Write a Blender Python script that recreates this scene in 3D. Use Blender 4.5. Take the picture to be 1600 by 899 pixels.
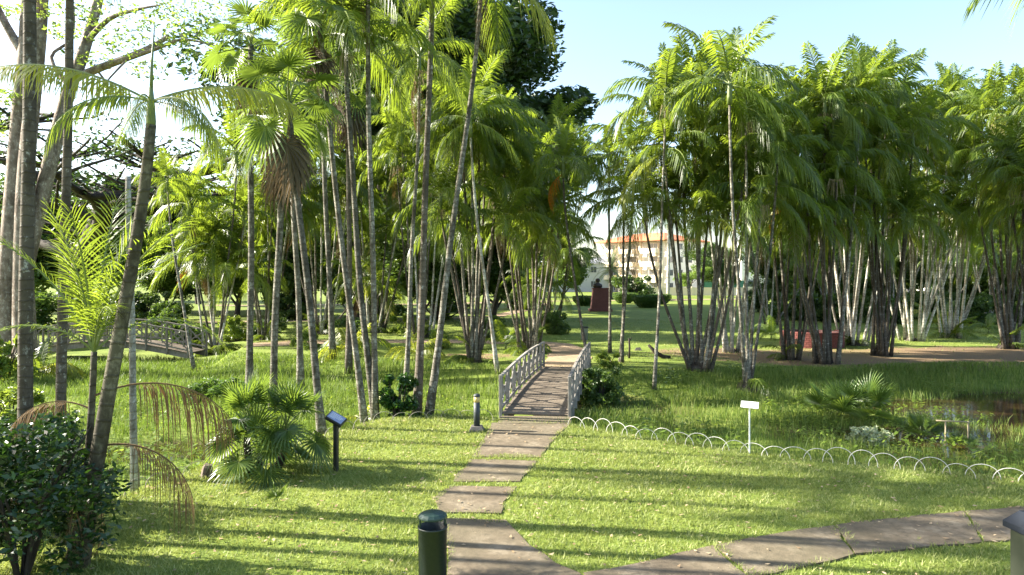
import bpy, math, random
import numpy as np
from mathutils import Vector, Matrix, noise as mnoise

for o in list(bpy.data.objects):
    bpy.data.objects.remove(o, do_unlink=True)
SC = bpy.context.scene
COL = SC.collection
R = math.radians

# ------------------------------------------------------------------ camera
CAMH, FPX, CX, HY = 3.8, 1100.0, 800.0, 432.0      # eye height, focal length in photo pixels, centre, horizon row
cam_data = bpy.data.cameras.new('camera')
cam_data.sensor_width = 36.0
cam_data.lens = FPX / 1600.0 * 36.0
cam_data.shift_y = -(449.5 - HY) / 1600.0
cam_data.clip_end = 5000.0
cam_data.clip_start = 0.05
cam = bpy.data.objects.new('camera', cam_data)
COL.objects.link(cam)
cam.location = (0, 0, CAMH)
cam.rotation_euler = (R(90), 0, 0)
SC.camera = cam

# ------------------------------------------------------------------ sky and sun
SUN_EL, SUN_FWD = 31.0, 9.0                        # sun stands to the left, a little beyond the scene
sun_dir = Vector((-math.cos(R(SUN_EL)) * math.cos(R(SUN_FWD)), math.cos(R(SUN_EL)) * math.sin(R(SUN_FWD)), math.sin(R(SUN_EL))))
W = bpy.data.worlds.new('World')
SC.world = W
W.use_nodes = True
wn = W.node_tree.nodes
wn.clear()
w_out = wn.new('ShaderNodeOutputWorld')
w_bg = wn.new('ShaderNodeBackground')
w_sky = wn.new('ShaderNodeTexSky')
w_sky.sky_type = 'NISHITA'
w_sky.sun_disc = False
w_sky.sun_elevation = R(SUN_EL)
w_sky.sun_rotation = math.atan2(sun_dir.x, sun_dir.y)
w_sky.air_density = 1.0
w_sky.dust_density = 1.8
w_sky.ozone_density = 1.0
w_bg.inputs['Strength'].default_value = 0.095
W.node_tree.links.new(w_sky.outputs[0], w_bg.inputs[0])
W.node_tree.links.new(w_bg.outputs[0], w_out.inputs[0])

sl = bpy.data.lights.new('sun', 'SUN')
sl.energy = 5.0
sl.angle = R(0.5)
sl.color = (1.0, 0.93, 0.80)
sun = bpy.data.objects.new('sun', sl)
COL.objects.link(sun)
sun.rotation_euler = sun_dir.to_track_quat('Z', 'Y').to_euler()
sun.location = (-30, 10, 40)

SC.view_settings.view_transform = 'Standard'
SC.view_settings.look = 'None'
SC.view_settings.gamma = 1.0
SC.view_settings.use_curve_mapping = False
SC.view_settings.exposure = 2.2
SC.cycles.max_bounces = 6
SC.cycles.diffuse_bounces = 2
SC.cycles.glossy_bounces = 2
SC.cycles.transmission_bounces = 3

# ------------------------------------------------------------------ helpers
def wp(px, py, d):
    """photo pixel at distance d -> world point"""
    return Vector(((px - CX) / FPX * d, d, CAMH - (py - HY) / FPX * d))

def gp(px, py, z=0.0):
    """photo pixel on the plane z -> world point"""
    d = (CAMH - z) * FPX / (py - HY)
    return Vector(((px - CX) / FPX * d, d, z))

def tag(o, label, cat, group=None):
    o['label'] = label
    o['category'] = cat
    if group:
        o['group'] = group
    return o

def link(o, parent=None):
    COL.objects.link(o)
    if parent is not None:
        o.parent = parent
    return o

def empty(name, loc=(0, 0, 0), rz=0.0):
    o = bpy.data.objects.new(name, None)
    o.empty_display_size = 0.2
    o.location = loc
    o.rotation_euler = (0, 0, rz)
    return link(o)

class MB:
    """collects shapes into one mesh"""
    def __init__(self):
        self.v, self.f, self.m = [], [], []
    def add(self, vs, fs, mi=0):
        n = len(self.v)
        self.v += [tuple(v) for v in vs]
        self.f += [tuple(i + n for i in f) for f in fs]
        self.m += [mi] * len(fs)
    def box(self, c, s, rot=None, mi=0, bev=0.0):
        sx, sy, sz = s[0] / 2, s[1] / 2, s[2] / 2
        c = Vector(c)
        if bev <= 0:
            vs = [Vector((x, y, z)) for z in (-sz, sz) for y in (-sy, sy) for x in (-sx, sx)]
            fs = [(0, 2, 3, 1), (4, 5, 7, 6), (0, 1, 5, 4), (2, 6, 7, 3), (0, 4, 6, 2), (1, 3, 7, 5)]
        else:
            b = min(bev, sx * .9, sy * .9, sz * .9)
            vs, idx = [], {}
            for ix in (-1, 1):
                for iy in (-1, 1):
                    for iz in (-1, 1):
                        for ax in range(3):
                            p = [ix * (sx - b), iy * (sy - b), iz * (sz - b)]
                            p[ax] = (ix, iy, iz)[ax] * (sx, sy, sz)[ax]
                            idx[(ix, iy, iz, ax)] = len(vs)
                            vs.append(Vector(p))
            fs = []
            for ax in range(3):
                u, w = [(1, 2), (2, 0), (0, 1)][ax]
                for sgn in (-1, 1):
                    q = []
                    for a, bb in ((-1, -1), (1, -1), (1, 1), (-1, 1)):
                        k = [0, 0, 0]
                        k[ax], k[u], k[w] = sgn, a, bb
                        q.append(idx[(k[0], k[1], k[2], ax)])
                    fs.append(tuple(q if sgn > 0 else q[::-1]))
            for ax in range(3):
                u, w = [(1, 2), (2, 0), (0, 1)][ax]
                for a in (-1, 1):
                    for bb in (-1, 1):
                        k1, k2 = [0] * 3, [0] * 3
                        k1[ax], k1[u], k1[w] = -1, a, bb
                        k2[ax], k2[u], k2[w] = 1, a, bb
                        q = (idx[(*k1, u)], idx[(*k2, u)], idx[(*k2, w)], idx[(*k1, w)])
                        fs.append(q if a * bb < 0 else q[::-1])
            for ix in (-1, 1):
                for iy in (-1, 1):
                    for iz in (-1, 1):
                        q = tuple(idx[(ix, iy, iz, a)] for a in range(3))
                        fs.append(q if ix * iy * iz > 0 else q[::-1])
        if rot is not None:
            vs = [rot @ v for v in vs]
        self.add([v + c for v in vs], fs, mi)
    def bar(self, a, b, w, h, mi=0, bev=0.0):
        a, b = Vector(a), Vector(b)
        d = b - a
        x = d.normalized()
        up = Vector((0, 0, 1))
        if abs(x.z) > .98:
            up = Vector((0, 1, 0))
        y = up.cross(x).normalized()
        z = x.cross(y)
        rot = Matrix((x, y, z)).transposed()
        self.box((a + b) / 2, (d.length, w, h), rot, mi, bev)
    def tube(self, pts, rad, n=8, mi=0, cap=True):
        pts = [Vector(p) for p in pts]
        if not hasattr(rad, '__len__'):
            rad = [rad] * len(pts)
        base = len(self.v)
        ref = None
        for i, p in enumerate(pts):
            t = (pts[min(i + 1, len(pts) - 1)] - pts[max(i - 1, 0)])
            if t.length < 1e-9:
                t = Vector((0, 0, 1))
            t.normalize()
            if ref is None:
                ref = t.orthogonal().normalized()
            u = (ref - t * ref.dot(t)).normalized()
            ref = u
            w = t.cross(u)
            for k in range(n):
                a = 2 * math.pi * k / n
                self.v.append(tuple(p + (u * math.cos(a) + w * math.sin(a)) * rad[i]))
        for i in range(len(pts) - 1):
            for k in range(n):
                a, b = base + i * n + k, base + i * n + (k + 1) % n
                self.f.append((a, b, b + n, a + n))
                self.m.append(mi)
        if cap:
            self.f.append(tuple(base + k for k in range(n))[::-1])
            self.m.append(mi)
            e = base + (len(pts) - 1) * n
            self.f.append(tuple(e + k for k in range(n)))
            self.m.append(mi)
    def lathe(self, prof, n=24, c=(0, 0, 0), mi=0):
        base = len(self.v)
        for r, z in prof:
            for k in range(n):
                a = 2 * math.pi * k / n
                self.v.append((c[0] + r * math.cos(a), c[1] + r * math.sin(a), c[2] + z))
        for i in range(len(prof) - 1):
            for k in range(n):
                a, b = base + i * n + k, base + i * n + (k + 1) % n
                self.f.append((a, b, b + n, a + n))
                self.m.append(mi)
    def prism(self, poly, z0, z1, mi=0):
        n = len(poly)
        vs = [(x, y, z0) for x, y in poly] + [(x, y, z1) for x, y in poly]
        fs = [tuple(range(n))[::-1], tuple(range(n, 2 * n))] + [(k, (k + 1) % n, n + (k + 1) % n, n + k) for k in range(n)]
        self.add(vs, fs, mi)
    def mesh(self, name, mats, smooth=False):
        me = bpy.data.meshes.new(name)
        me.from_pydata(self.v, [], self.f)
        for m in (mats if isinstance(mats, (list, tuple)) else [mats]):
            me.materials.append(m)
        if any(self.m):
            me.polygons.foreach_set('material_index', self.m)
        if smooth:
            me.polygons.foreach_set('use_smooth', [True] * len(me.polygons))
        me.update()
        return me
    def build(self, name, mats, parent=None, smooth=False, loc=None):
        o = bpy.data.objects.new(name, self.mesh(name, mats, smooth))
        if loc is not None:
            o.location = loc
        return link(o, parent)

def np_mesh(name, verts, faces, mats, mi=None, smooth=False):
    """big meshes: verts (N,3), faces = list of (M,k) arrays"""
    me = bpy.data.meshes.new(name)
    verts = np.asarray(verts, dtype=np.float32)
    me.vertices.add(len(verts))
    me.vertices.foreach_set('co', verts.ravel())
    nl = sum(f.size for f in faces)
    npol = sum(len(f) for f in faces)
    me.loops.add(nl)
    me.polygons.add(npol)
    me.loops.foreach_set('vertex_index', np.concatenate([f.ravel() for f in faces]).astype(np.int32))
    tot = np.concatenate([np.full(len(f), f.shape[1]) for f in faces]).astype(np.int32)
    st = np.concatenate([[0], np.cumsum(tot)[:-1]]).astype(np.int32)
    me.polygons.foreach_set('loop_start', st)
    me.polygons.foreach_set('loop_total', tot)
    if mi is not None:
        me.polygons.foreach_set('material_index', np.asarray(mi, dtype=np.int32))
    if smooth:
        me.polygons.foreach_set('use_smooth', np.ones(npol, dtype=bool))
    for m in (mats if isinstance(mats, (list, tuple)) else [mats]):
        me.materials.append(m)
    me.update(calc_edges=True)
    me.validate()
    return me

# ------------------------------------------------------------------ materials
class NT:
    def __init__(self, name):
        self.mat = bpy.data.materials.new(name)
        self.mat.use_nodes = True
        self.n = self.mat.node_tree.nodes
        self.n.clear()
        self.out = self.n.new('ShaderNodeOutputMaterial')
    def node(self, t, **kw):
        x = self.n.new(t)
        for k, v in kw.items():
            setattr(x, k, v)
        return x
    def set(self, sock, v):
        if isinstance(v, bpy.types.NodeSocket):
            self.mat.node_tree.links.new(v, sock)
        else:
            if isinstance(v, (tuple, list)) and len(v) == 3 and sock.type == 'RGBA':
                v = (*v, 1)
            sock.default_value = v
    def coord(self, kind='Object'):
        return self.node('ShaderNodeTexCoord').outputs[kind]
    def pos(self):
        return self.node('ShaderNodeNewGeometry').outputs['Position']
    def noise(self, scale, vec=None, detail=3, rough=.55, dist=0.0):
        x = self.node('ShaderNodeTexNoise')
        x.inputs['Scale'].default_value = scale
        x.inputs['Detail'].default_value = detail
        x.inputs['Roughness'].default_value = rough
        x.inputs['Distortion'].default_value = dist
        if vec is not None:
            self.set(x.inputs['Vector'], vec)
        return x.outputs['Fac']
    def mapping(self, vec, scale=(1, 1, 1)):
        x = self.node('ShaderNodeMapping')
        x.inputs['Scale'].default_value = scale
        self.set(x.inputs['Vector'], vec)
        return x.outputs[0]
    def ramp(self, fac, stops, interp='LINEAR'):
        x = self.node('ShaderNodeValToRGB')
        x.color_ramp.interpolation = interp
        el = x.color_ramp.elements
        while len(el) < len(stops):
            el.new(.5)
        for e, (p, c) in zip(el, stops):
            e.position = p
            e.color = (*c, 1) if len(c) == 3 else c
        self.set(x.inputs[0], fac)
        return x.outputs[0]
    def mix(self, fac, a, b, mode='MIX'):
        x = self.node('ShaderNodeMix', data_type='RGBA', blend_type=mode)
        self.set(x.inputs[0], fac)
        self.set(x.inputs[6], a)
        self.set(x.inputs[7], b)
        return x.outputs[2]
    def math(self, op, a, b=0.0):
        x = self.node('ShaderNodeMath', operation=op)
        self.set(x.inputs[0], a)
        self.set(x.inputs[1], b)
        return x.outputs[0]
    def hsv(self, col, h=.5, s=1.0, v=1.0):
        x = self.node('ShaderNodeHueSaturation')
        self.set(x.inputs['Hue'], h)
        self.set(x.inputs['Saturation'], s)
        self.set(x.inputs['Value'], v)
        self.set(x.inputs['Color'], col)
        return x.outputs[0]
    def bump(self, h, strength=.3, dist=.02):
        x = self.node('ShaderNodeBump')
        x.inputs['Strength'].default_value = strength
        x.inputs['Distance'].default_value = dist
        self.set(x.inputs['Height'], h)
        return x.outputs[0]
    def bsdf(self, color, rough=.7, metallic=0.0, spec=.5, normal=None, **kw):
        x = self.node('ShaderNodeBsdfPrincipled')
        self.set(x.inputs['Base Color'], color)
        self.set(x.inputs['Roughness'], rough)
        self.set(x.inputs['Metallic'], metallic)
        self.set(x.inputs['Specular IOR Level'], spec)
        if normal is not None:
            self.set(x.inputs['Normal'], normal)
        for k, v in kw.items():
            self.set(x.inputs[k], v)
        return x.outputs[0]
    def done(self, sh):
        self.mat.node_tree.links.new(sh, self.out.inputs['Surface'])
        return self.mat

def leaf_mat(name, dark, light, trans, rough=.45, tw=.45, objvar=True, spec=.5, noise_scale=0.35):
    """leaf: diffuse and gloss plus light through the blade, varied leaf by leaf and plant by plant"""
    t = NT(name)
    isl = t.node('ShaderNodeNewGeometry').outputs['Random Per Island']
    rnd = t.node('ShaderNodeObjectInfo').outputs['Random']
    f = t.math('MULTIPLY', isl, .55)
    f = t.math('ADD', f, t.math('MULTIPLY', rnd, .45)) if objvar else t.math('ADD', f, t.math('MULTIPLY', t.noise(noise_scale, t.pos(), 3), .5))
    col = t.mix(f, dark, light)
    p = t.bsdf(col, rough, spec=spec)
    tr = t.node('ShaderNodeBsdfTranslucent')
    t.set(tr.inputs['Color'], t.mix(f, [c * .75 for c in trans], trans))
    mx = t.node('ShaderNodeMixShader')
    mx.inputs[0].default_value = tw
    t.mat.node_tree.links.new(p, mx.inputs[1])
    t.mat.node_tree.links.new(tr.outputs[0], mx.inputs[2])
    return t.done(mx.outputs[0])

M = {}
M['frond'] = leaf_mat('palm_leaflet', (.022, .054, .009), (.11, .16, .024), (.33, .44, .035), .38, .47)
M['frond_yellow'] = leaf_mat('palm_leaflet_yellowing_and_sunlit', (.12, .17, .02), (.26, .27, .04), (.42, .46, .04), .4, .5)  # yellowing leaves, and long fronds with sunlight put into the colour
M['fan'] = leaf_mat('fan_leaf', (.03, .075, .018), (.12, .18, .04), (.25, .36, .04), .36, .4)
M['dead_frond'] = leaf_mat('dead_frond', (.10, .065, .035), (.22, .15, .08), (.22, .13, .05), .8, .25, spec=.1)
M['orange_frond'] = leaf_mat('orange_frond', (.38, .12, .02), (.55, .20, .03), (.75, .25, .03), .7, .3, spec=.1)
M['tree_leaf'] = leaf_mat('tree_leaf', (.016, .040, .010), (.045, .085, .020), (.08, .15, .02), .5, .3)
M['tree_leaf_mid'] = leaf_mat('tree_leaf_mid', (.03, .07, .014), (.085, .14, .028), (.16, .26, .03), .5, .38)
M['tree_leaf_light'] = leaf_mat('tree_leaf_light', (.07, .13, .02), (.15, .22, .04), (.32, .45, .06), .5, .5)
M['shrub_leaf'] = leaf_mat('shrub_leaf', (.018, .06, .012), (.05, .12, .02), (.10, .22, .02), .3, .3)
M['shrub_shaded'] = leaf_mat('shrub_leaf_shaded', (.010, .032, .008), (.025, .065, .014), (.05, .11, .012), .3, .25)  # shade over the corner shrubs is put into this darker leaf colour
M['shrub_light'] = leaf_mat('shrub_leaf_light', (.09, .16, .02), (.20, .27, .04), (.34, .44, .05), .4, .45)
M['variegated'] = leaf_mat('variegated_leaf', (.10, .18, .05), (.55, .58, .38), (.3, .4, .12), .4, .3)
M['hedge'] = leaf_mat('hedge_leaf', (.03, .08, .014), (.11, .18, .03), (.16, .28, .03), .5, .3)

def grass_mat(name, a, b, c, trans, tw=.4, scale=.5):
    t = NT(name)
    isl = t.node('ShaderNodeNewGeometry').outputs['Random Per Island']
    nz = t.noise(scale, t.pos(), 4, .6)
    f = t.math('ADD', t.math('MULTIPLY', isl, .6), t.math('MULTIPLY', t.math('SUBTRACT', nz, .3), .9))
    col = t.ramp(f, [(0.1, a), (.5, b), (.9, c)])
    p = t.bsdf(col, .55, spec=.3)
    tr = t.node('ShaderNodeBsdfTranslucent')
    t.set(tr.inputs['Color'], t.mix(f, [x * .7 for x in trans], trans))
    mx = t.node('ShaderNodeMixShader')
    mx.inputs[0].default_value = tw
    t.mat.node_tree.links.new(p, mx.inputs[1])
    t.mat.node_tree.links.new(tr.outputs[0], mx.inputs[2])
    return t.done(mx.outputs[0])

M['lawn_blade'] = grass_mat('lawn_blade', (.085, .13, .022), (.22, .27, .07), (.46, .46, .22), (.38, .44, .09), .38, .9)
M['marsh_blade'] = grass_mat('marsh_blade', (.035, .075, .012), (.11, .175, .03), (.32, .34, .10), (.20, .30, .035), .36, .55)

def ground_material():
    t = NT('ground_grass_and_soil')
    p = t.pos()
    big = t.noise(.09, p, 4, .6)
    mid = t.noise(1.1, p, 5, .65)
    fine = t.noise(14, p, 3, .7)
    g = t.ramp(mid, [(.3, (.085, .125, .018)), (.5, (.14, .19, .03)), (.72, (.23, .25, .06))])
    g = t.mix(t.math('MULTIPLY', fine, .55), g, t.ramp(fine, [(.35, (.05, .085, .012)), (.65, (.22, .27, .06))]))
    soil = t.ramp(fine, [(.3, (.13, .085, .05)), (.7, (.27, .19, .11))])
    sep = t.node('ShaderNodeSeparateXYZ')
    t.set(sep.inputs[0], p)
    att = t.node('ShaderNodeAttribute', attribute_name='soil')
    m = t.math('ADD', att.outputs['Fac'], t.math('MULTIPLY', t.math('SUBTRACT', mid, .5), .9))
    m = t.ramp(m, [(.42, (0, 0, 0)), (.62, (1, 1, 1))])
    col = t.mix(m, g, soil)
    col = t.mix(t.ramp(big, [(.55, (0, 0, 0)), (.75, (.5, .5, .5))]), col, (.19, .19, .05))
    mud = t.ramp(sep.outputs['Z'], [(0.0, (1, 1, 1)), (1.0, (0, 0, 0))])
    dz = t.math('MULTIPLY', t.math('ADD', sep.outputs['Z'], .62), 6.0)
    mudf = t.ramp(dz, [(0.0, (1, 1, 1)), (.6, (0, 0, 0))])
    col = t.mix(mudf, col, (.06, .042, .02))
    return t.done(t.bsdf(col, .9, spec=.15, normal=t.bump(fine, .6, .03)))
M['ground'] = ground_material()

def trunk_material(name, base, pale, dark, ring=9.0, lich=.5):
    t = NT(name)
    p = t.coord('Object')
    z = t.node('ShaderNodeSeparateXYZ')
    t.set(z.inputs[0], p)
    wob = t.noise(4, p, 2)
    wv = t.math('SINE', t.math('ADD', t.math('MULTIPLY', z.outputs['Z'], ring * 6.283), t.math('MULTIPLY', wob, 5.0)))
    ringm = t.ramp(wv, [(.78, (0, 0, 0)), (.97, (1, 1, 1))])
    n1 = t.noise(9, t.mapping(p, (1, 1, .7)), 6, .75)
    n2 = t.noise(1.3, p, 3)
    n3 = t.noise(3.2, t.mapping(p, (1, 1, .5)), 5, .7)
    col = t.mix(t.ramp(n1, [(lich - .04, (0, 0, 0)), (lich + .06, (1, 1, 1))]), base, pale)
    col = t.mix(t.ramp(n3, [(.50, (0, 0, 0)), (.60, (.75, .75, .75))]), col, dark)
    col = t.mix(t.ramp(n2, [(.45, (0, 0, 0)), (.7, (.7, .7, .7))]), col, dark)
    col = t.mix(t.math('MULTIPLY', ringm, .45), col, dark)
    rnd = t.node('ShaderNodeObjectInfo').outputs['Random']
    col = t.hsv(col, .5, 1.0, t.math('ADD', t.math('MULTIPLY', rnd, .5), .75))
    return t.done(t.bsdf(col, .85, spec=.2, normal=t.bump(t.math('ADD', n1, ringm), .5, .02)))
M['stem'] = trunk_material('palm_stem', (.13, .12, .095), (.34, .325, .28), (.04, .033, .022), 6.2, .54)
M['stem_pale'] = trunk_material('palm_stem_pale', (.34, .325, .275), (.60, .58, .52), (.13, .11, .075), 6.2, .50)
M['stem_dark'] = trunk_material('palm_stem_dark', (.10, .085, .065), (.42, .41, .37), (.045, .036, .026), 6.0, .60)
M['stem_ring'] = trunk_material('palm_stem_ringed', (.085, .075, .05), (.15, .135, .095), (.03, .024, .015), 5.0, .55)
M['bark'] = trunk_material('tree_bark', (.20, .16, .13), (.36, .33, .29), (.08, .06, .045), .25, .55)
M['bark_dark'] = trunk_material('tree_bark_dark', (.06, .05, .04), (.12, .11, .09), (.03, .024, .02), .25, .6)

def simple(name, col, rough=.6, metallic=0.0, spec=.5, var=.25, scale=12, bump=.15, coord='Object'):
    t = NT(name)
    p = t.coord(coord) if coord != 'pos' else t.pos()
    n = t.noise(scale, p, 5, .65)
    n2 = t.noise(scale * .17, p, 3)
    f = t.math('ADD', t.math('MULTIPLY', n, .6), t.math('MULTIPLY', n2, .4))
    lo, hi = [c * (1 - var) for c in col], [min(1, c * (1 + var)) for c in col]
    c = t.ramp(f, [(.3, lo), (.7, hi)])
    return t.done(t.bsdf(c, rough, metallic, spec, normal=t.bump(n, bump, .01)))

M['shaft'] = simple('crownshaft', (.13, .17, .05), .45, var=.4, scale=4)
M['petiole'] = simple('petiole', (.14, .18, .04), .5, var=.3, scale=5)
M['deadstalk'] = simple('dead_stalk', (.13, .085, .045), .8, var=.4, scale=6, spec=.1)
M['fibre'] = simple('flower_stalk', (.33, .27, .17), .8, var=.3, scale=10, spec=.1)

def concrete_material():
    t = NT('path_concrete')
    p = t.pos()
    n0, n1, n2, n3 = t.noise(.35, p, 3), t.noise(1.6, p, 6, .7), t.noise(9, p, 5, .7), t.noise(70, p, 2, .6)
    c = t.ramp(n1, [(.28, (.062, .047, .030)), (.5, (.135, .106, .070)), (.72, (.27, .225, .16))])
    c = t.mix(t.ramp(n2, [(.45, (0, 0, 0)), (.70, (.8, .8, .8))]), c, (.045, .038, .026))
    c = t.mix(t.ramp(n0, [(.45, (0, 0, 0)), (.65, (.55, .55, .55))]), c, (.085, .078, .042))
    c = t.mix(t.math('MULTIPLY', n3, .35), c, (.26, .22, .16))
    return t.done(t.bsdf(c, .92, spec=.15, normal=t.bump(t.math('ADD', n2, n3), .6, .015)))
M['concrete'] = concrete_material()
M['earth'] = simple('earth_path', (.30, .22, .145), .95, spec=.1, var=.3, scale=5, coord='pos')

def wood_material(name, a, b, sc=(1, 1, 1)):
    t = NT(name)
    p = t.coord('Object')
    n = t.noise(9, t.mapping(p, sc), 5, .7)
    n2 = t.noise(1.6, p, 4)
    rnd = t.node('ShaderNodeObjectInfo').outputs['Random']
    c = t.ramp(t.math('ADD', t.math('MULTIPLY', n, .6), t.math('MULTIPLY', n2, .4)), [(.32, a), (.68, b)])
    c = t.hsv(c, .5, 1.0, t.math('ADD', t.math('MULTIPLY', rnd, .35), .8))
    return t.done(t.bsdf(c, .85, spec=.2, normal=t.bump(n, .4, .01)))
M['rail_wood'] = wood_material('weathered_white_timber', (.13, .115, .095), (.36, .335, .295), (1, 1, .4))
M['rail_grey'] = wood_material('weathered_grey_timber', (.10, .09, .075), (.24, .22, .19), (1, 1, .4))
M['plank'] = wood_material('deck_plank', (.085, .066, .048), (.20, .165, .125), (.4, 2, 1))

def paint(name, col, rough=.35, spec=.5, metallic=0.0, coat=0.0):
    t = NT(name)
    p = t.coord('Object')
    n = t.noise(25, p, 4, .7)
    n2 = t.noise(3, p, 4, .6)
    c = t.mix(t.ramp(n2, [(.5, (0, 0, 0)), (.8, (.35, .35, .35))]), col, [min(1, x * 1.5 + .03) for x in col])
    r = t.ramp(n, [(.3, (rough * .8,) * 3), (.7, (min(1, rough * 1.4),) * 3)])
    return t.done(t.bsdf(c, r, metallic, spec, normal=t.bump(n, .06, .005)))
M['bin_green'] = paint('bin_dark_green', (.006, .013, .010), .45)
M['bin_lid'] = paint('bin_lid_green', (.012, .034, .026), .4)
M['black_iron'] = paint('black_painted_metal', (.012, .013, .013), .45)
M['grey_metal'] = paint('grey_metal', (.25, .26, .26), .5)
M['bollard'] = paint('bollard_dark_grey', (.028, .036, .04), .5)
M['bollard_lens'] = simple('bollard_amber_lens', (.55, .42, .16), .35, var=.12)
M['hoop_white'] = paint('hoop_white', (.50, .49, .45), .6)
M['hoop_grey'] = simple('hoop_weathered', (.30, .27, .21), .8, var=.4)
M['sign_white'] = paint('sign_white', (.82, .82, .80), .4)
M['plaque'] = paint('plaque_blue_grey', (.24, .28, .42), .3)
M['plaque_text'] = paint('plaque_marks', (.72, .74, .78), .4)
M['stone_dark'] = simple('dark_stone', (.10, .09, .08), .8, var=.4)
M['red_stone'] = simple('red_brown_stone', (.15, .05, .036), .75, var=.35, scale=6)
M['bronze'] = simple('dark_bronze', (.06, .045, .035), .45, metallic=.6, var=.3)
M['brick_red'] = simple('planter_red_brick', (.12, .032, .026), .85, var=.3, scale=18)  # brick and mortar reds darkened to carry the shade on the planter
M['mortar'] = simple('planter_mortar', (.08, .035, .03), .9, var=.2)
M['wall_white'] = simple('render_white', (.78, .74, .68), .8, var=.06, scale=1)
M['wall_cream'] = simple('render_cream', (.74, .62, .46), .8, var=.08, scale=1)
M['wall_grey'] = simple('render_grey', (.42, .42, .41), .8, var=.08, scale=1)
M['roof_tile'] = simple('roof_terracotta', (.52, .17, .075), .8, var=.25, scale=2)
M['roof_grey'] = simple('roof_grey', (.22, .23, .25), .7, var=.2, scale=1)
M['window'] = simple('window_glass', (.06, .07, .08), .12, var=.2, scale=1, bump=0)
M['fence_green'] = paint('fence_green', (.03, .13, .09), .5)
M['car_white'] = paint('car_white', (.72, .73, .74), .25)
M['car_red'] = paint('car_red', (.40, .04, .03), .25)
M['tyre'] = simple('tyre', (.02, .02, .02), .8)
M['rust_cover'] = simple('grey_green_panel', (.035, .042, .028), .8, spec=.2, var=.2, scale=6)
M['cabinet_top'] = simple('dark_blue_cap', (.010, .014, .022), .75, spec=.2, var=.3)

def water_material():
    t = NT('pond_water')
    p = t.pos()
    n = t.noise(3.0, p, 3, .5)
    return t.done(t.bsdf((.030, .019, .008), .06, spec=.5, normal=t.bump(n, .06, .02), IOR=1.33))
M['water'] = water_material()

# ------------------------------------------------------------------ ground
def interp(pts):
    xs, ys = np.array([p[0] for p in pts]), np.array([p[1] for p in pts])
    return lambda x: np.interp(x, xs, ys)
NEAR_EDGE = [(-40, 2.0), (-15, 5.5), (-9.0, 9.3), (-6.8, 11.8), (-6.2, 13.8), (-5.4, 14.9), (-4.7, 16.3), (-3.5, 18.6), (-1.75, 19.2), (-.6, 18.8),
             (1.4, 18.0), (3.0, 16.6), (5.2, 15.1), (7.9, 13.9), (9.4, 13.0), (14, 10.5), (22, 6), (40, -4)]
FAR_EDGE = [(-60, 33), (-26, 36), (-23.5, 52), (-16.5, 52), (-14, 35), (-5, 31.5), (1, 29.4), (5, 28.4), (10, 29.0), (20, 30.5), (30, 31), (60, 33)]
near_edge, far_edge = interp(NEAR_EDGE), interp(FAR_EDGE)

def sstep(a, b, x):
    t = np.clip((x - a) / (b - a), 0, 1)
    return t * t * (3 - 2 * t)

def vnoise(x, y, s, seed=0):
    """cheap smooth value noise on arrays"""
    x, y = np.asarray(x, float) / s + seed * 17.3, np.asarray(y, float) / s - seed * 9.1
    xi, yi = np.floor(x).astype(np.int64), np.floor(y).astype(np.int64)
    fx, fy = x - xi, y - yi
    fx, fy = fx * fx * (3 - 2 * fx), fy * fy * (3 - 2 * fy)
    def h(a, b):
        n = (a * 374761393 + b * 668265263 + seed * 1442695) & 0x7fffffff
        n = ((n ^ (n >> 13)) * 1274126177) & 0x7fffffff
        return (n % 100003) / 100003.0
    return (h(xi, yi) * (1 - fx) + h(xi + 1, yi) * fx) * (1 - fy) + (h(xi, yi + 1) * (1 - fx) + h(xi + 1, yi + 1) * fx) * fy

WATER_Z = -.62
def ground_z(x, y):
    x, y = np.asarray(x, float), np.asarray(y, float)
    dn, df = y - near_edge(x), far_edge(x) - y
    inside = sstep(0.0, 1.6, dn) * sstep(0.0, 3.2, df)
    depth = .50 + .20 * (vnoise(x, y, 2.6, 1) - .5) + .10 * (vnoise(x, y, .9, 2) - .5)
    pond = np.exp(-(((x - 17.5) / 5.0) ** 2 + ((y - 22.5) / 4.0) ** 2) ** 1.5) * .34
    pond = pond + np.exp(-(((x - 10.2) / 3.4) ** 2 + ((y - 19.2) / 1.7) ** 2) ** 1.5) * .24
    pond = pond + np.exp(-(((x + 9.3) / 3.0) ** 2 + ((y - 17.6) / 1.0) ** 2) ** 1.5) * .28
    z = -(depth + pond) * inside
    roll = .10 * (vnoise(x, y, 9, 3) - .5) * sstep(36, 60, y) + .02 * (vnoise(x, y, 1.3, 4) - .5) * (1 - inside)
    return z + roll

def gz(x, y):
    return float(ground_z(x, y))

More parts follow.
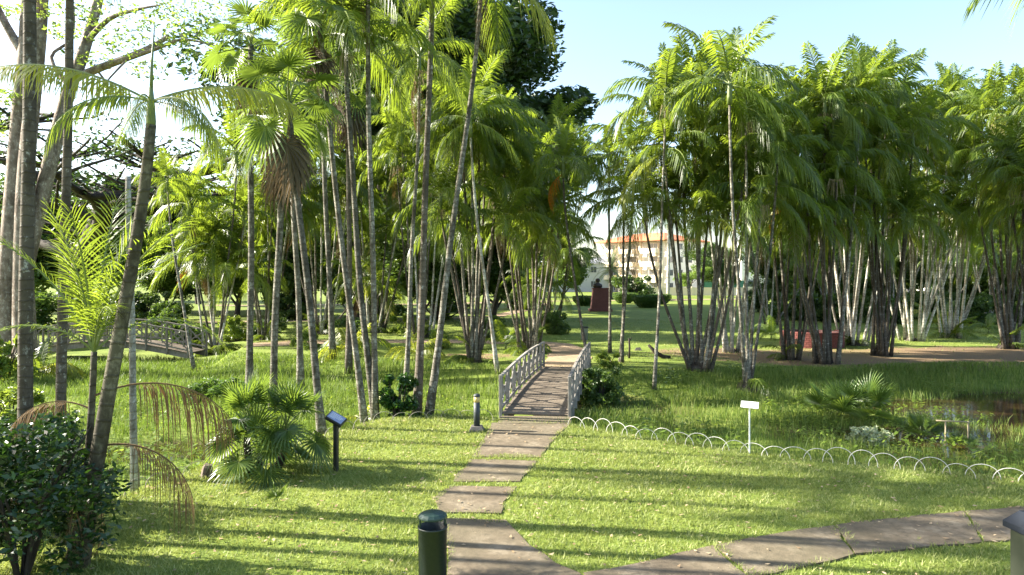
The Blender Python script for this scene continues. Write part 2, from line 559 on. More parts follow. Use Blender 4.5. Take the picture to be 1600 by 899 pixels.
def axis(breaks):
    out = []
    for a, b, s in breaks:
        out += list(np.arange(a, b, s))
    return np.array(out + [breaks[-1][1]])
ax = axis([(-1600, -200, 200), (-200, -60, 14), (-60, -26, 1.7), (-26, 26, .35), (26, 60, 1.7), (60, 200, 14), (200, 1600, 200)])
ay = axis([(-40, 4, 4), (4, 40, .35), (40, 70, 1.0), (70, 220, 6), (220, 3000, 180)])
gx, gy = np.meshgrid(ax, ay)
gzv = ground_z(gx, gy)
nx, ny = len(ax), len(ay)
ii = (np.arange(ny - 1)[:, None] * nx + np.arange(nx - 1)[None, :]).ravel()
gf = np.stack([ii, ii + 1, ii + 1 + nx, ii + nx], 1)
gme = np_mesh('ground', np.stack([gx.ravel(), gy.ravel(), gzv.ravel()], 1), [gf], M['ground'], smooth=True)
soil = np.zeros_like(gx)
for sx, sy, rx, ry, s in [(17, 33, 9, 4.2, 1.0), (10.5, 35, 5, 3.6, .7), (24, 34, 9, 5, .9), (-1.6, 33.5, 3, 2.5, .6), (-9, 41, 9, 1.6, .7), (-16, 60, 14, 3, .5), (6, 62, 16, 2.5, .25)]:
    soil = np.maximum(soil, s * np.exp(-(((gx - sx) / rx) ** 2 + ((gy - sy) / ry) ** 2) ** 1.5))
at = gme.attributes.new('soil', 'FLOAT', 'POINT')
at.data.foreach_set('value', soil.ravel().astype(np.float32))
go = link(bpy.data.objects.new('ground', gme))
go['kind'] = 'structure'

mb = MB()
wx, wy = np.meshgrid(np.linspace(-26, 30, 12), np.linspace(8, 34, 8))
mb.add([(a, b, WATER_Z) for a, b in zip(wx.ravel(), wy.ravel())], [(j * 12 + i, j * 12 + i + 1, j * 12 + i + 13, j * 12 + i + 12) for j in range(7) for i in range(11)])
wo = mb.build('pond_water', M['water'])
wo['kind'] = 'structure'

# ------------------------------------------------------------------ paths
def in_poly(x, y, poly):
    x, y = np.asarray(x), np.asarray(y)
    c = np.zeros(x.shape, bool)
    n = len(poly)
    for i in range(n):
        x1, y1 = poly[i]
        x2, y2 = poly[(i + 1) % n]
        if y1 == y2:
            continue
        c ^= ((y1 > y) != (y2 > y)) & (x < (x2 - x1) * (y - y1) / (y2 - y1) + x1)
    return c

def jag(poly, step=.28, amp=.035, seed=0):
    """worn, uneven edge"""
    rng = random.Random(seed)
    out = []
    n = len(poly)
    for i in range(n):
        a, b = Vector(poly[i]), Vector(poly[(i + 1) % n])
        k = max(1, int((b - a).length / step))
        nn = Vector((-(b - a).y, (b - a).x))
        nn = nn.normalized() if nn.length else nn
        for j in range(k):
            p = a.lerp(b, j / k)
            if j:
                p = p + nn * rng.uniform(-amp, amp)
            out.append((p.x, p.y))
    return out

path_o = empty('path')
path_o['kind'] = 'structure'
def q(px, py):
    p = gp(px, py)
    return (p.x, p.y)
slabs = [
    [q(702, 925), q(700, 862), q(690, 812), q(790, 814), q(826, 853), q(868, 882), q(905, 897), q(930, 925)],
    [q(684, 803), q(678, 780), q(703, 761), q(808, 762), q(786, 786), q(783, 804)],
    [q(708, 754), q(733, 719), q(840, 721), q(812, 754)],
    [q(737, 715), q(758, 682), q(768, 662), q(892, 662), q(872, 680), q(843, 716)],
    [q(935, 925), q(912, 897), q(958, 890), q(1060, 866), q(1114, 854), q(1170, 904), q(1185, 925)],
    [q(1116, 854), q(1200, 838), q(1303, 823), q(1334, 868), q(1242, 890), q(1172, 903)],
    [q(1306, 822), q(1440, 806), q(1505, 800), q(1535, 849), q(1440, 857), q(1337, 867)],
    [q(1508, 800), q(1640, 790), q(1800, 784), q(1800, 830), q(1650, 838), q(1538, 848)],
]
slab_polys = []
for i, s in enumerate(slabs):
    j = jag(s, seed=i)
    slab_polys.append(j)
    m = MB()
    m.prism(j, -.06, .022)
    m.build('slab', M['concrete'], path_o)
# earth path beyond the bridge, turning left to the other bridge
def ribbon(name, line, width, mat, z=.03, thick=.06, seed=0):
    rng = random.Random(seed)
    pts = [Vector((*p, 0)) for p in line]
    fine = []
    for a, b in zip(pts, pts[1:]):
        k = max(2, int((b - a).length / .5))
        fine += [a.lerp(b, i / k) for i in range(k)]
    fine.append(pts[-1])
    L, Rr = [], []
    for i, p in enumerate(fine):
        t = (fine[min(i + 1, len(fine) - 1)] - fine[max(0, i - 1)]).normalized()
        nrm = Vector((-t.y, t.x, 0))
        w = width / 2
        L.append(p + nrm * (w + rng.uniform(-.07, .07)))
        Rr.append(p - nrm * (w + rng.uniform(-.07, .07)))
    m = MB()
    n = len(fine)
    vs = []
    for a in (L, Rr):
        vs += [(p.x, p.y, gz(p.x, p.y) + z) for p in a]
    for a in (L, Rr):
        vs += [(p.x, p.y, gz(p.x, p.y) + z - thick) for p in a]
    fs = [(n + i, n + i + 1, i + 1, i) for i in range(n - 1)]
    fs += [(i, i + 1, 2 * n + i + 1, 2 * n + i) for i in range(n - 1)]
    fs += [(n + i + 1, n + i, 3 * n + i, 3 * n + i + 1) for i in range(n - 1)]
    m.add(vs, fs)
    o = m.build(name, mat)
    o['kind'] = 'structure'
    return [(p.x, p.y) for p in L] + [(p.x, p.y) for p in Rr[::-1]]
p1 = ribbon('earth_path', [(2.15, 28.9), (2.6, 32), (2.9, 36), (2.4, 39), (.5, 40.5), (-4, 41), (-9, 41), (-15.2, 38.5)], 2.0, M['earth'], seed=1)
p2 = ribbon('far_path', [(-40, 92), (-10, 96), (6, 108), (22, 110), (40, 118)], 3.0, M['earth'], seed=2)
p3 = ribbon('lawn_path', [(-30, 58), (-12, 60), (-2, 66), (1, 78), (5, 100)], 1.6, M['earth'], seed=3)

# ------------------------------------------------------------------ grass (stuff)
def blades(name, x, y, z, h, w, lean, mat, seed, seg=1):
    rng = np.random.default_rng(seed)
    n = len(x)
    a = rng.uniform(0, 2 * np.pi, n)
    la = rng.uniform(0, 2 * np.pi, n)
    ln = rng.uniform(0.1, 1, n) * lean * h
    bx, by = np.cos(a) * w / 2, np.sin(a) * w / 2
    tx, ty = np.cos(la) * ln, np.sin(la) * ln
    if seg == 1:
        v = np.stack([np.stack([x - bx, y - by, z - .01], 1), np.stack([x + bx, y + by, z - .01], 1), np.stack([x + tx, y + ty, z + h], 1)], 1).reshape(-1, 3)
        f = [np.arange(3 * n).reshape(n, 3)]
    else:
        mz = z + h * .6
        v = np.stack([np.stack([x - bx, y - by, z - .02], 1), np.stack([x + bx, y + by, z - .02], 1),
                      np.stack([x + bx * .7 + tx * .35, y + by * .7 + ty * .35, mz], 1), np.stack([x - bx * .7 + tx * .35, y - by * .7 + ty * .35, mz], 1),
                      np.stack([x + tx, y + ty, z + h], 1)], 1).reshape(-1, 3)
        i = np.arange(n) * 5
        f = [np.stack([i, i + 1, i + 2, i + 3], 1), np.stack([i + 3, i + 2, i + 4], 1)]
    o = link(bpy.data.objects.new(name, np_mesh(name, v, f, mat)))
    o['kind'] = 'stuff'
    return o

rng = np.random.default_rng(5)
def lawn_points(n, x0, x1, y0, y1):
    x, y = rng.uniform(x0, x1, n), rng.uniform(y0, y1, n)
    k = (np.abs(x) < y * .76 + .6)
    return x[k], y[k]
x, y = lawn_points(420000, -13, 14, 8.0, 19.4)
keep = (y < near_edge(x) + .25)
onpath = np.zeros(x.shape, bool)
for s in slabs:
    onpath |= in_poly(x, y, s)
inner = np.zeros(x.shape, bool)
for s in slabs:
    c_ = np.mean(np.array(s), 0)
    # grass creeps over the slab rims
    k_ = .86 + .13 * vnoise(x, y, .35, 8)
    inner |= in_poly(c_[0] + (x - c_[0]) / k_, c_[1] + (y - c_[1]) / k_, s)
keep &= ~inner | ((vnoise(x, y, .6, 18) > .9) & (rng.random(len(x)) < .03))
thin = vnoise(x, y, .7, 9) * .5 + vnoise(x, y, 2.5, 10) * .5
keep &= onpath | (rng.random(len(x)) < np.clip(.35 + thin, 0, 1))
x, y = x[keep], y[keep]
h = rng.uniform(.02, .075, len(x)) * (.35 + .6 * vnoise(x, y, 1.2, 11) + .7 * vnoise(x, y, .16, 21))
gl = blades('lawn_grass', x, y, ground_z(x, y), h, rng.uniform(.010, .024, len(x)) * (.6 + y / 22), 1.5, M['lawn_blade'], 1)
tag(gl, 'short sunlit lawn grass around the concrete path', 'grass')

# marsh grass between the lawns
x, y = lawn_points(330000, -26, 26, 9.0, 36)
dn, df = y - near_edge(x), far_edge(x) - y
z = ground_z(x, y)
keep = (dn > -.1) & (df > -.6)
u = (y - 19.3) / 9.7
keep &= ~((np.abs(x - (.61 + 1.62 * u)) < 1.0) & (y > 18.4) & (y < 29.4))
wet = z < WATER_Z - .03
keep &= ~wet | (rng.random(len(x)) < .05 + .75 * (vnoise(x, y, 1.1, 14) > .64))
keep &= z > WATER_Z - .30
keep &= rng.random(len(x)) < np.clip(.25 + 1.1 * vnoise(x, y, 1.6, 12), 0, 1)
x, y, z = x[keep], y[keep], z[keep]
dn, df = y - near_edge(x), far_edge(x) - y
h = rng.uniform(.08, .36, len(x)) * (.25 + .9 * vnoise(x, y, 2.2, 13) + .7 * vnoise(x, y, .55, 23)) * np.clip(.35 + np.minimum(dn, df) * .6, .2, 1)
gm = blades('marsh_grass', x, y, z, h, rng.uniform(.010, .022, len(x)) * (y / 22), .7, M['marsh_blade'], 2, seg=2)
tag(gm, 'tall bright marsh grass between the two lawns', 'grass')

# low broad-leaved marsh herbs
x, y = lawn_points(5200, -24, 24, 12, 33)
dn, df = y - near_edge(x), far_edge(x) - y
keep = (dn > .2) & (df > .2) & (vnoise(x, y, 2.4, 31) > .60) & ~((np.abs(x - (.61 + 1.62 * (y - 19.3) / 9.7)) < 1.2))
x, y = x[keep], y[keep]
z = ground_z(x, y)
nl_ = 9
X_ = np.repeat(x, nl_) + rng.normal(0, .10, len(x) * nl_)
Y_ = np.repeat(y, nl_) + rng.normal(0, .10, len(x) * nl_)
Z_ = np.repeat(z, nl_) + rng.uniform(.05, .42, len(x) * nl_)
a = rng.uniform(0, 6.28, len(X_))
sz = rng.uniform(.04, .10, len(X_))
ca, sa, up_ = np.cos(a) * sz, np.sin(a) * sz, rng.uniform(-.03, .05, len(X_))
v = np.stack([np.stack([X_ - ca, Y_ - sa, Z_ - up_], 1), np.stack([X_ + sa * .5, Y_ - ca * .5, Z_], 1), np.stack([X_ + ca, Y_ + sa, Z_ + up_], 1), np.stack([X_ - sa * .5, Y_ + ca * .5, Z_], 1)], 1).reshape(-1, 3)
hb = link(bpy.data.objects.new('marsh_herbs', np_mesh('marsh_herbs', v, [np.arange(4 * len(X_)).reshape(-1, 4)], M['shrub_light'])))
hb['kind'] = 'stuff'
tag(hb, 'patches of low leafy herbs among the marsh grass', 'herbs')

# far lawn tufts
x, y = lawn_points(150000, -45, 45, 28.5, 62)
keep = (y > far_edge(x) - .2)
for p in (p1, p3):
    keep &= ~in_poly(x, y, p)
keep &= rng.random(len(x)) < np.clip(vnoise(x, y, 2.0, 15) * 1.2 - .1, 0, 1)
sx = np.zeros_like(x)
for cx_, cy_, rx_, ry_, s_ in [(17, 33, 8, 3.5, 1.0), (24, 34, 8, 4, 1.0)]:
    sx = np.maximum(sx, s_ * np.exp(-(((x - cx_) / rx_) ** 2 + ((y - cy_) / ry_) ** 2) ** 1.5))
keep &= rng.random(len(x)) > sx
x, y = x[keep], y[keep]
h = rng.uniform(.03, .10, len(x))
gb = blades('far_lawn_grass', x, y, ground_z(x, y), h, rng.uniform(.02, .05, len(x)), 1.2, M['lawn_blade'], 3)
tag(gb, 'mown grass of the park beyond the footbridge', 'grass')

# fallen leaves
n = 900
x, y = lawn_points(n * 2, -9, 12, 8.4, 18.5)
keep = y < near_edge(x)
x, y = x[keep][:n], y[keep][:n]
zz = ground_z(x, y) + rng.uniform(.035, .055, len(x))
a = rng.uniform(0, 6.28, len(x))
s = rng.uniform(.02, .055, len(x))
ca, sa = np.cos(a) * s, np.sin(a) * s
tl = rng.uniform(-.015, .02, len(x))
v = np.stack([np.stack([x - ca, y - sa, zz], 1), np.stack([x + sa * .45, y - ca * .45, zz + tl], 1), np.stack([x + ca, y + sa, zz + .01], 1), np.stack([x - sa * .45, y + ca * .45, zz + tl * .5], 1)], 1).reshape(-1, 3)
fl = link(bpy.data.objects.new('fallen_leaves', np_mesh('fallen_leaves', v, [np.arange(4 * len(x)).reshape(-1, 4)], leaf_mat('fallen_leaf', (.22, .13, .06), (.55, .45, .30), (.3, .2, .1), .8, .15, spec=.1))))
fl['kind'] = 'stuff'
tag(fl, 'scattered dry fallen leaves on the near lawn', 'leaves')

# ------------------------------------------------------------------ palm pieces
def frond_mesh(name, L, th0, bend, n, ll, lw, droop, seed, mats, seg=2, vee=.25, gap=.14, ragged=.12):
    rg = random.Random(seed)
    m = MB()
    K = 12
    pts, ths = [Vector((0, 0, 0))], [R(th0)]
    for i in range(K):
        t = (i + 1) / K
        th = R(th0) - R(bend) * t ** 1.25
        pts.append(pts[-1] + Vector((math.cos(th), 0, math.sin(th))) * (L / K))
        ths.append(th)
    side = rg.uniform(-.10, .10) * L
    for i, p in enumerate(pts):
        p.y += side * (i / K) ** 2
    m.tube(pts, [.022 * L / 2.4 * (1 - .88 * i / K) + .003 for i in range(K + 1)], 4, 1, cap=False)
    for sd in (-1, 1):
        for j in range(n):
            t = gap + (1 - gap) * (j + .5 + rg.uniform(-.3, .3)) / n
            t = min(t, .995)
            fi = t * K
            i0 = min(int(fi), K - 1)
            p = pts[i0].lerp(pts[i0 + 1], fi - i0)
            T = (pts[i0 + 1] - pts[i0]).normalized()
            N = Vector((-T.z, 0, T.x))
            s = (t - gap) / (1 - gap)
            l = ll * (.45 + .75 * math.sin(math.pi * min(1, s * .82 + .14))) * rg.uniform(1 - ragged, 1 + ragged * .6)
            fa = R(28 + 38 * s) + rg.uniform(-.08, .08)
            d = (Vector((0, sd, 0)) * math.cos(fa) + T * math.sin(fa) + N * (vee + rg.uniform(-.08, .08))).normalized()
            dr = droop * rg.uniform(.75, 1.25)
            S = [0, .42, 1.0] if seg == 2 else [0, .28, .62, 1.0]
            ws = [.45, 1.0, 0] if seg == 2 else [.4, 1.0, .8, 0]
            vs = []
            for k, (s_, w_) in enumerate(zip(S, ws)):
                c = p + d * (l * s_ * (1 - .25 * dr * s_)) + Vector((0, 0, -dr * l * s_ * s_))
                if w_ > 0:
                    hw = T * (lw * w_ / 2)
                    vs += [c - hw, c + hw]
                else:
                    vs.append(c)
            if seg == 2:
                fs = [(0, 1, 3, 2), (2, 3, 4)]
            else:
                fs = [(0, 1, 3, 2), (2, 3, 5, 4), (4, 5, 6)]
            m.add(vs, fs, 0)
    return m.mesh(name, mats)

ANG = [(82, 22), (72, 50), (62, 80), (50, 98), (38, 104), (22, 96), (4, 80), (-16, 60)]
def frond_set(tagname, L, n, ll, lw, droop, seg, mats, seed0):
    return [[frond_mesh('frond_' + tagname, L * (.8 if k == 0 else 1), a, b, n, ll, lw, droop * (0.5 + .07 * k), seed0 + k * 10 + v, mats, seg) for v in range(2)] for k, (a, b) in enumerate(ANG)]
fm = [M['frond'], M['petiole']]
FR_FAR = frond_set('far', 2.35, 34, .66, .068, .95, 2, fm, 100)
FR_NEAR = frond_set('near', 2.6, 48, .76, .042, .95, 3, fm, 300)
FR_YOUNG = frond_set('young', 2.6, 30, .62, .026, .55, 3, fm, 400)
FR_YEL = frond_set('yellow', 2.6, 34, .78, .070, .95, 2, [M['frond_yellow'], M['petiole']], 500)
dm = [M['dead_frond'], M['deadstalk']]
FR_DEAD = [frond_mesh('frond_dead', 2.2, -40, 45, 30, .55, .028, 1.5, 700 + i, dm, 3, vee=-.1) for i in range(3)]
FR_ORANGE = [frond_mesh('frond_orange', 1.7, -5, 75, 24, .5, .026, 1.3, 720 + i, [M['orange_frond'], M['orange_frond']], 2, vee=-.1) for i in range(2)]
FR_DEAD_ARCH = [frond_mesh('frond_dead_arch', 2.3, 25 - 10 * i, 75 + 10 * i, 34, .5, .022, 1.7, 740 + i, dm, 3, vee=-.2, gap=.3, ragged=.4) for i in range(3)]

m = MB()
m.tube([(0, 0, 0), (0, 0, .25), (0, 0, .7), (0, 0, 1.0)], [.075, .085, .06, .03], 8)
SHAFT = m.mesh('crownshaft', M['shaft'], True)
m = MB()
rg = random.Random(3)
for k in range(26):
    a = rg.uniform(0, 6.28)
    r = rg.uniform(.15, .4)
    m.tube([(0, 0, 0), (math.cos(a) * r * .7, math.sin(a) * r * .7, rg.uniform(0, .12)), (math.cos(a) * r, math.sin(a) * r, -rg.uniform(.25, .65))], [.012, .009, .005], 3, cap=False)
INFLO = m.mesh('flower_cluster', M['fibre'])

def inst(name, me, parent, loc, rot, sc=1.0):
    o = bpy.data.objects.new(name, me)
    o.location = loc
    o.rotation_euler = rot
    o.scale = (sc, sc, sc) if not hasattr(sc, '__len__') else sc
    return link(o, parent)

def stem_curve(b, t, rg, lean=1.5, K=10, wob=.05):
    """b, t local Vectors; stems leave the clump at a slant and straighten"""
    pts = []
    ph, am = rg.uniform(0, 6.28), rg.uniform(.4, 1) * wob * (t - b).length / 10
    for i in range(K + 1):
        s = i / K
        hz = 1 - (1 - s) ** lean
        off = math.sin(s * math.pi * 2 + ph) * am * math.sin(math.pi * s)
        pts.append(Vector((b.x + (t.x - b.x) * hz + off, b.y + (t.y - b.y) * hz + off * .5, b.z + (t.z - b.z) * s)))
    return pts

def crown(stem, top, rg, fs, nf=10, size=1.0, yellow=0, dead=0, orange=0, inflo=.5, skip=0, shaft=True):
    if shaft:
        inst('crownshaft', SHAFT, stem, top - Vector((0, 0, .08)), (0, 0, rg.uniform(0, 6)), (size, size, size * .9))
    a0 = rg.uniform(0, 6.28)
    c = top + Vector((0, 0, .62 * size if shaft else 0))
    for k in range(nf):
        age = k / max(1, nf - 1)
        v = min(7, max(0, int(age * 7.3 + rg.uniform(-.6, .6))))
        st = FR_YEL if (yellow and k >= nf - yellow) else fs
        inst('frond', st[v][rg.randrange(2)], stem, c - Vector((0, 0, .1 * age)), (rg.uniform(-.15, .15), rg.uniform(-.1, .1), a0 + k * 2.39996 + rg.uniform(-.2, .2)), size * rg.uniform(.85, 1.15))
    for k in range(dead):
        inst('dead_frond', rg.choice(FR_DEAD), stem, top + Vector((0, 0, .1)), (0, rg.uniform(.1, .5), rg.uniform(0, 6.28)), size * rg.uniform(.7, 1.0))
    for k in range(orange):
        inst('dead_frond', rg.choice(FR_ORANGE), stem, top + Vector((0, 0, .1)), (0, rg.uniform(-.1, .4), rg.uniform(2.4, 4.4)), size * rg.uniform(.8, 1.0))
    if rg.random() < inflo:
        inst('flower_cluster', INFLO, stem, top - Vector((0, 0, .05)), (0, 0, rg.uniform(0, 6)), size)

def make_stem(parent, b, t, rg, r0=.075, r1=.045, mat='stem', lean=1.5, name='stem', K=10, n=8, wob=.05, flare=1.5):
    pts = stem_curve(b, t, rg, lean, K, wob)
    m = MB()
    m.tube([p - b for p in pts], [(r0 + (r1 - r0) * i / K) * (1 + (flare - 1) * max(0, 1 - i / K * 6)) for i in range(K + 1)], n)
    return m.build(name, M[mat], parent, True, loc=b)

m = MB()
rg = random.Random(8)
for k in range(60):
    a, r = rg.uniform(0, 6.28), rg.uniform(.02, .26)
    x0, y0 = math.cos(a) * r, math.sin(a) * r
    m.tube([(x0, y0, rg.uniform(.05, .3)), (x0 * 1.25, y0 * 1.25, -.08)], [.012, .02], 3, cap=False)
m.lathe([(.30, -.06), (.26, .05), (.16, .16), (.02, .2)], 10)
ROOTS = m.mesh('root_mass', M['bark_dark'])

def clump(label, base, stems, seed, mat='stem', fs=None, nf=13, size=1.05, depth_jit=1.6, dead=.3, orange=0, yellow=.25, group=None, spread=.28, r=(.07, .045), name='clumping_palm', roots=True, bush=0):
    """one many-stemmed palm; stems = list of (top px, top py) in photo pixels"""
    rg = random.Random(seed)
    g = gp(*base)
    g.z = gz(g.x, g.y)
    root = empty(name, g)
    tag(root, label, 'palm', group)
    if roots and len(stems) > 2:
        inst('root_mass', ROOTS, root, (0, 0, 0), (0, 0, rg.uniform(0, 6)), (1.3, 1.3, 1.1))
    oi = rg.randrange(len(stems)) if orange else -1
    if name != 'tall_palm':
        stems = [(a, b_ + 42) for a, b_ in stems]      # crown tops stand above the stem tops
    if len(stems) > 7:
        spread *= 1.6
    for i, (tx, ty) in enumerate(stems):
        dd = g.y + rg.uniform(-depth_jit, depth_jit)
        top = wp(tx, ty, dd) - g
        a = rg.uniform(0, 6.28)
        f = max(-1, min(1, top.x / 2.0))
        b = Vector((f * spread + math.cos(a) * spread * .45, math.sin(a) * spread * .8, -.03))
        top.z -= .5 * size
        mt = mat if isinstance(mat, str) else rg.choice(mat)
        st = make_stem(root, b, top, rg, r[0] * rg.uniform(.85, 1.15), r[1], mt, rg.uniform(1.05, 1.45))
        crown(st, top - b, rg, fs or FR_FAR, nf + rg.randint(-1, 2), size * rg.uniform(.88, 1.12), yellow=(1 if rg.random() < yellow else 0), dead=(1 if rg.random() < dead else 0), orange=(1 if i == oi else 0))
    for k in range(bush):
        inst('frond', (fs or FR_FAR)[rg.randint(1, 4)][rg.randrange(2)], root, (0, 0, .1), (0, 0, rg.uniform(0, 6.28)), rg.uniform(.45, .8))
    return root

def spray(n, x0, x1, y0, y1, seed):
    rg = random.Random(seed)
    return [(x0 + (x1 - x0) * (i + rg.uniform(.1, .9)) / n, rg.uniform(y0, y1)) for i in range(n)]

G = 'clumping palms of the far bank'
# right of the bridge, far bank
clump('slender many-stemmed palm fanning out of the grass between footbridge and white sign', (1088, 578), spray(13, 1005, 1185, 93, 315, 1), 11, ['stem', 'stem_dark'], group=G, dead=.2)
clump('few-stemmed palm just behind the white sign with bright crown in front', (1168, 590), [(1165, 130), (1140, 95), (1215, 190), (1188, 260)], 12, 'stem', group=G, nf=12, bush=4)
clump('pale-stemmed palm clump behind the fanning clump, left of the white sign', (1140, 550), spray(9, 1100, 1200, 143, 315, 3), 13, 'stem_pale', group=G)
clump('dark-stemmed palm clump directly left of the round brick planter', (1232, 562), spray(9, 1190, 1295, 113, 315, 4), 14, ['stem_dark', 'stem'], group=G, bush=6)
clump('tall palm clump standing right in front of the round brick planter', (1287, 568), spray(11, 1225, 1345, 93, 315, 5), 15, ['stem', 'stem_dark'], group=G, orange=1)
clump('white-stemmed palm clump just right of the round brick planter', (1335, 540), spray(12, 1265, 1405, 93, 315, 6), 16, 'stem_pale', group=G, bush=5)
clump('dark narrow palm clump on bare soil, in front of two white-stemmed clumps', (1376, 556), spray(10, 1335, 1430, 78, 315, 7), 17, 'stem_dark', group=G)
clump('widely fanned white-stemmed palm clump on bare soil, left of the bushy young palm', (1425, 533), spray(13, 1365, 1520, 83, 315, 8), 18, 'stem_pale', group=G)
clump('palm clump with bushy pale fronds round its foot', (1490, 528), spray(11, 1440, 1560, 113, 315, 9), 19, 'stem_pale', group=G, bush=16)
clump('dark-stemmed palm clump near the right edge by the pond', (1570, 545), spray(11, 1515, 1640, 103, 315, 10), 20, ['stem_dark', 'stem'], group=G, bush=4)
clump('palm clump cut off by the right edge of the picture', (1625, 562), spray(9, 1570, 1700, 108, 330, 11), 21, 'stem_dark', group=G)
# behind them
GB = 'palms in the back row on the right'
for i, (b, n, x0, x1, lab) in enumerate([((1205, 508), 6, 1150, 1260, 'back-row palm clump seen over the brick planter, left part'),
                                         ((1300, 500), 7, 1240, 1360, 'back-row palm clump rising behind the white-stemmed clump by the planter'),
                                         ((1395, 498), 7, 1340, 1460, 'back-row palm clump behind the dark narrow clump on bare soil'),
                                         ((1470, 497), 6, 1420, 1530, 'back-row palm clump behind the bushy-footed palm'),
                                         ((1545, 503), 7, 1500, 1600, 'back-row palm clump in front of the parked white car, right part'),
                                         ((1620, 505), 6, 1560, 1680, 'back-row palm clump at the right edge')]):
    clump(lab, b, spray(n, x0, x1, 170, 380, 30 + i), 40 + i, ['stem_pale', 'stem'], group=GB, nf=12, size=1.15, dead=.15)
# single slender palms right of the bridge end
GS = 'single slender palms beside the footbridge'
clump('slender single palm leaning left over the footbridge end', (932, 572), [(880, 215)], 51, 'stem_dark', group=GS, orange=1, name='slender_palm', nf=11)
clump('slender single palm closest right of the footbridge end, upright', (948, 552), [(952, 205)], 52, 'stem', group=GS, name='slender_palm', nf=11)
clump('pale slender pair of palm stems with the red-brown monument behind', (966, 566), [(975, 270), (990, 200)], 53, 'stem', group=GS, name='slender_palm', nf=11)
clump('tallest single palm between the footbridge and the fanning clump', (1015, 592), [(1040, 105)], 54, 'stem', group=GS, name='slender_palm', nf=11, r=(.06, .04))
# left of the bridge, far bank
GL = 'clumping palms left of the footbridge'
clump('dense dark palm clump right beside the far left end of the footbridge', (826, 552), spray(10, 765, 885, 130, 340, 12), 61, ['stem_dark', 'stem'], group=GL, bush=12)
clump('dense palm clump second to the left of the footbridge', (742, 566), spray(10, 685, 800, 110, 340, 13), 62, ['stem_dark', 'stem'], group=GL, bush=10)
clump('pale leaning single palm stem right at the footbridge left railing', (786, 578), [(735, 150)], 63, 'stem_pale', group=GL, name='slender_palm')
for i, (b, n, x0, x1, y0, lab) in enumerate([((660, 528), 7, 610, 720, 120, 'palm clump behind the two tall crossing stems left of the footbridge'),
                                             ((860, 512), 7, 820, 920, 110, 'palm clump beyond the far end of the footbridge on the left'),
                                             ((585, 520), 7, 530, 650, 150, 'palm clump behind the glossy shrub in the middle left'),
                                             ((500, 522), 7, 450, 560, 140, 'palm clump on the far lawn behind the information plaque'),
                                             ((415, 530), 6, 370, 470, 170, 'palm clump on the far lawn behind the tall fan palms'),
                                             ((338, 540), 6, 290, 390, 180, 'slender palm clump right of the far left footbridge'),
                                             ((690, 500), 7, 640, 760, 150, 'back palm clump on the left lawn, far behind the light bollard'),
                                             ((560, 498), 7, 500, 610, 200, 'back palm clump in the distance behind the middle left palms')]):
    clump(lab, b, spray(n + 2, x0, x1, y0, 410, 70 + i), 80 + i, ['stem', 'stem_dark', 'stem_pale'], group=GL, nf=12, size=1.15, orange=(1 if i in (2, 5) else 0), bush=12)
clump('thin curved single palm left of the slender clump by the far left footbridge', (318, 562), [(262, 240)], 95, 'stem', group=GL, name='slender_palm', size=.8)
# near tall palms on the left, crowns mostly above the frame
GT = 'tall near palms on the left'
def tall(label, base, tops, seed, mat, r=(.085, .06), **kw):
    return clump(label, base, tops, seed, mat, fs=FR_NEAR, group=GT, r=r, name='tall_palm', roots=False, depth_jit=.5, spread=.12, **kw)
tall('tall palm of two stems rising from the glossy shrub, leaning slightly left', (590, 648), [(540, 60), (575, -60)], 101, 'stem')
tall('straight tall palm stem just right of the glossy shrub', (652, 642), [(676, -90)], 103, 'stem_dark', r=(.10, .07))
tall('tall palm stem leaning strongly right, frond showing at the top edge', (662, 645), [(752, -45)], 104, 'stem', r=(.09, .055), nf=13)
tall('tall thin palm stem between glossy shrub and the straight dark stem', (632, 600), [(655, 90)], 105, 'stem', r=(.08, .05))

# ------------------------------------------------------------------ fan palms
def fan_leaf_mesh(name, lp, Rr, th0, seed, mats, nseg=24, sweep=290, droop=.25, tilt=25):
    rg = random.Random(seed)
    m = MB()
    pts = [Vector((0, 0, 0))]
    for i in range(6):
        th = R(th0 - 30 * (i / 5))
        pts.append(pts[-1] + Vector((math.cos(th), 0, math.sin(th))) * lp / 6)
    m.tube(pts, [.022 - .002 * i for i in range(7)], 4, 1, cap=False)
    c = pts[-1]
    th = R(th0 - 30 - tilt)
    X = Vector((math.cos(th), 0, math.sin(th)))
    Y = Vector((0, 1, 0))
    Nn = X.cross(Y)
    if Nn.z < 0:
        Nn = -Nn
    for k in range(nseg):
        a = R(-sweep / 2 + sweep * (k + .5) / nseg) + rg.uniform(-.02, .02)
        da = R(sweep / nseg) * .52
        l = Rr * (.72 + .28 * math.cos(a / 2)) * rg.uniform(.9, 1.08)
        def pt(ang, s, lift):
            d = X * math.cos(ang) + Y * math.sin(ang)
            return c + d * l * s + Nn * lift + Vector((0, 0, -droop * l * s ** 2.4)) + Nn * (.10 * l * s * abs(math.sin(ang)))
        vs = [c, pt(a - da * .95, .38, .012), pt(a, .38, -.02), pt(a + da * .95, .38, .012), pt(a - da * .38, .72, .004), pt(a + da * .38, .72, .004), pt(a, 1.0, -.02)]
        m.add(vs, [(0, 1, 2), (0, 2, 3), (1, 4, 2), (2, 5, 3), (2, 4, 6, 5)], 0)
    return m.mesh(name, mats)
fanm = [M['fan'], M['petiole']]
FAN = [[fan_leaf_mesh('fan_leaf', .85, .75, a, 900 + i * 3 + v, fanm, droop=.12 + .06 * i) for v in range(2)] for i, a in enumerate((85, 65, 45, 25, 5, -20))]
dgm = [leaf_mat('dead_fan_leaf', (.07, .055, .04), (.20, .165, .12), (.12, .08, .04), .85, .2, spec=.1), M['deadstalk']]
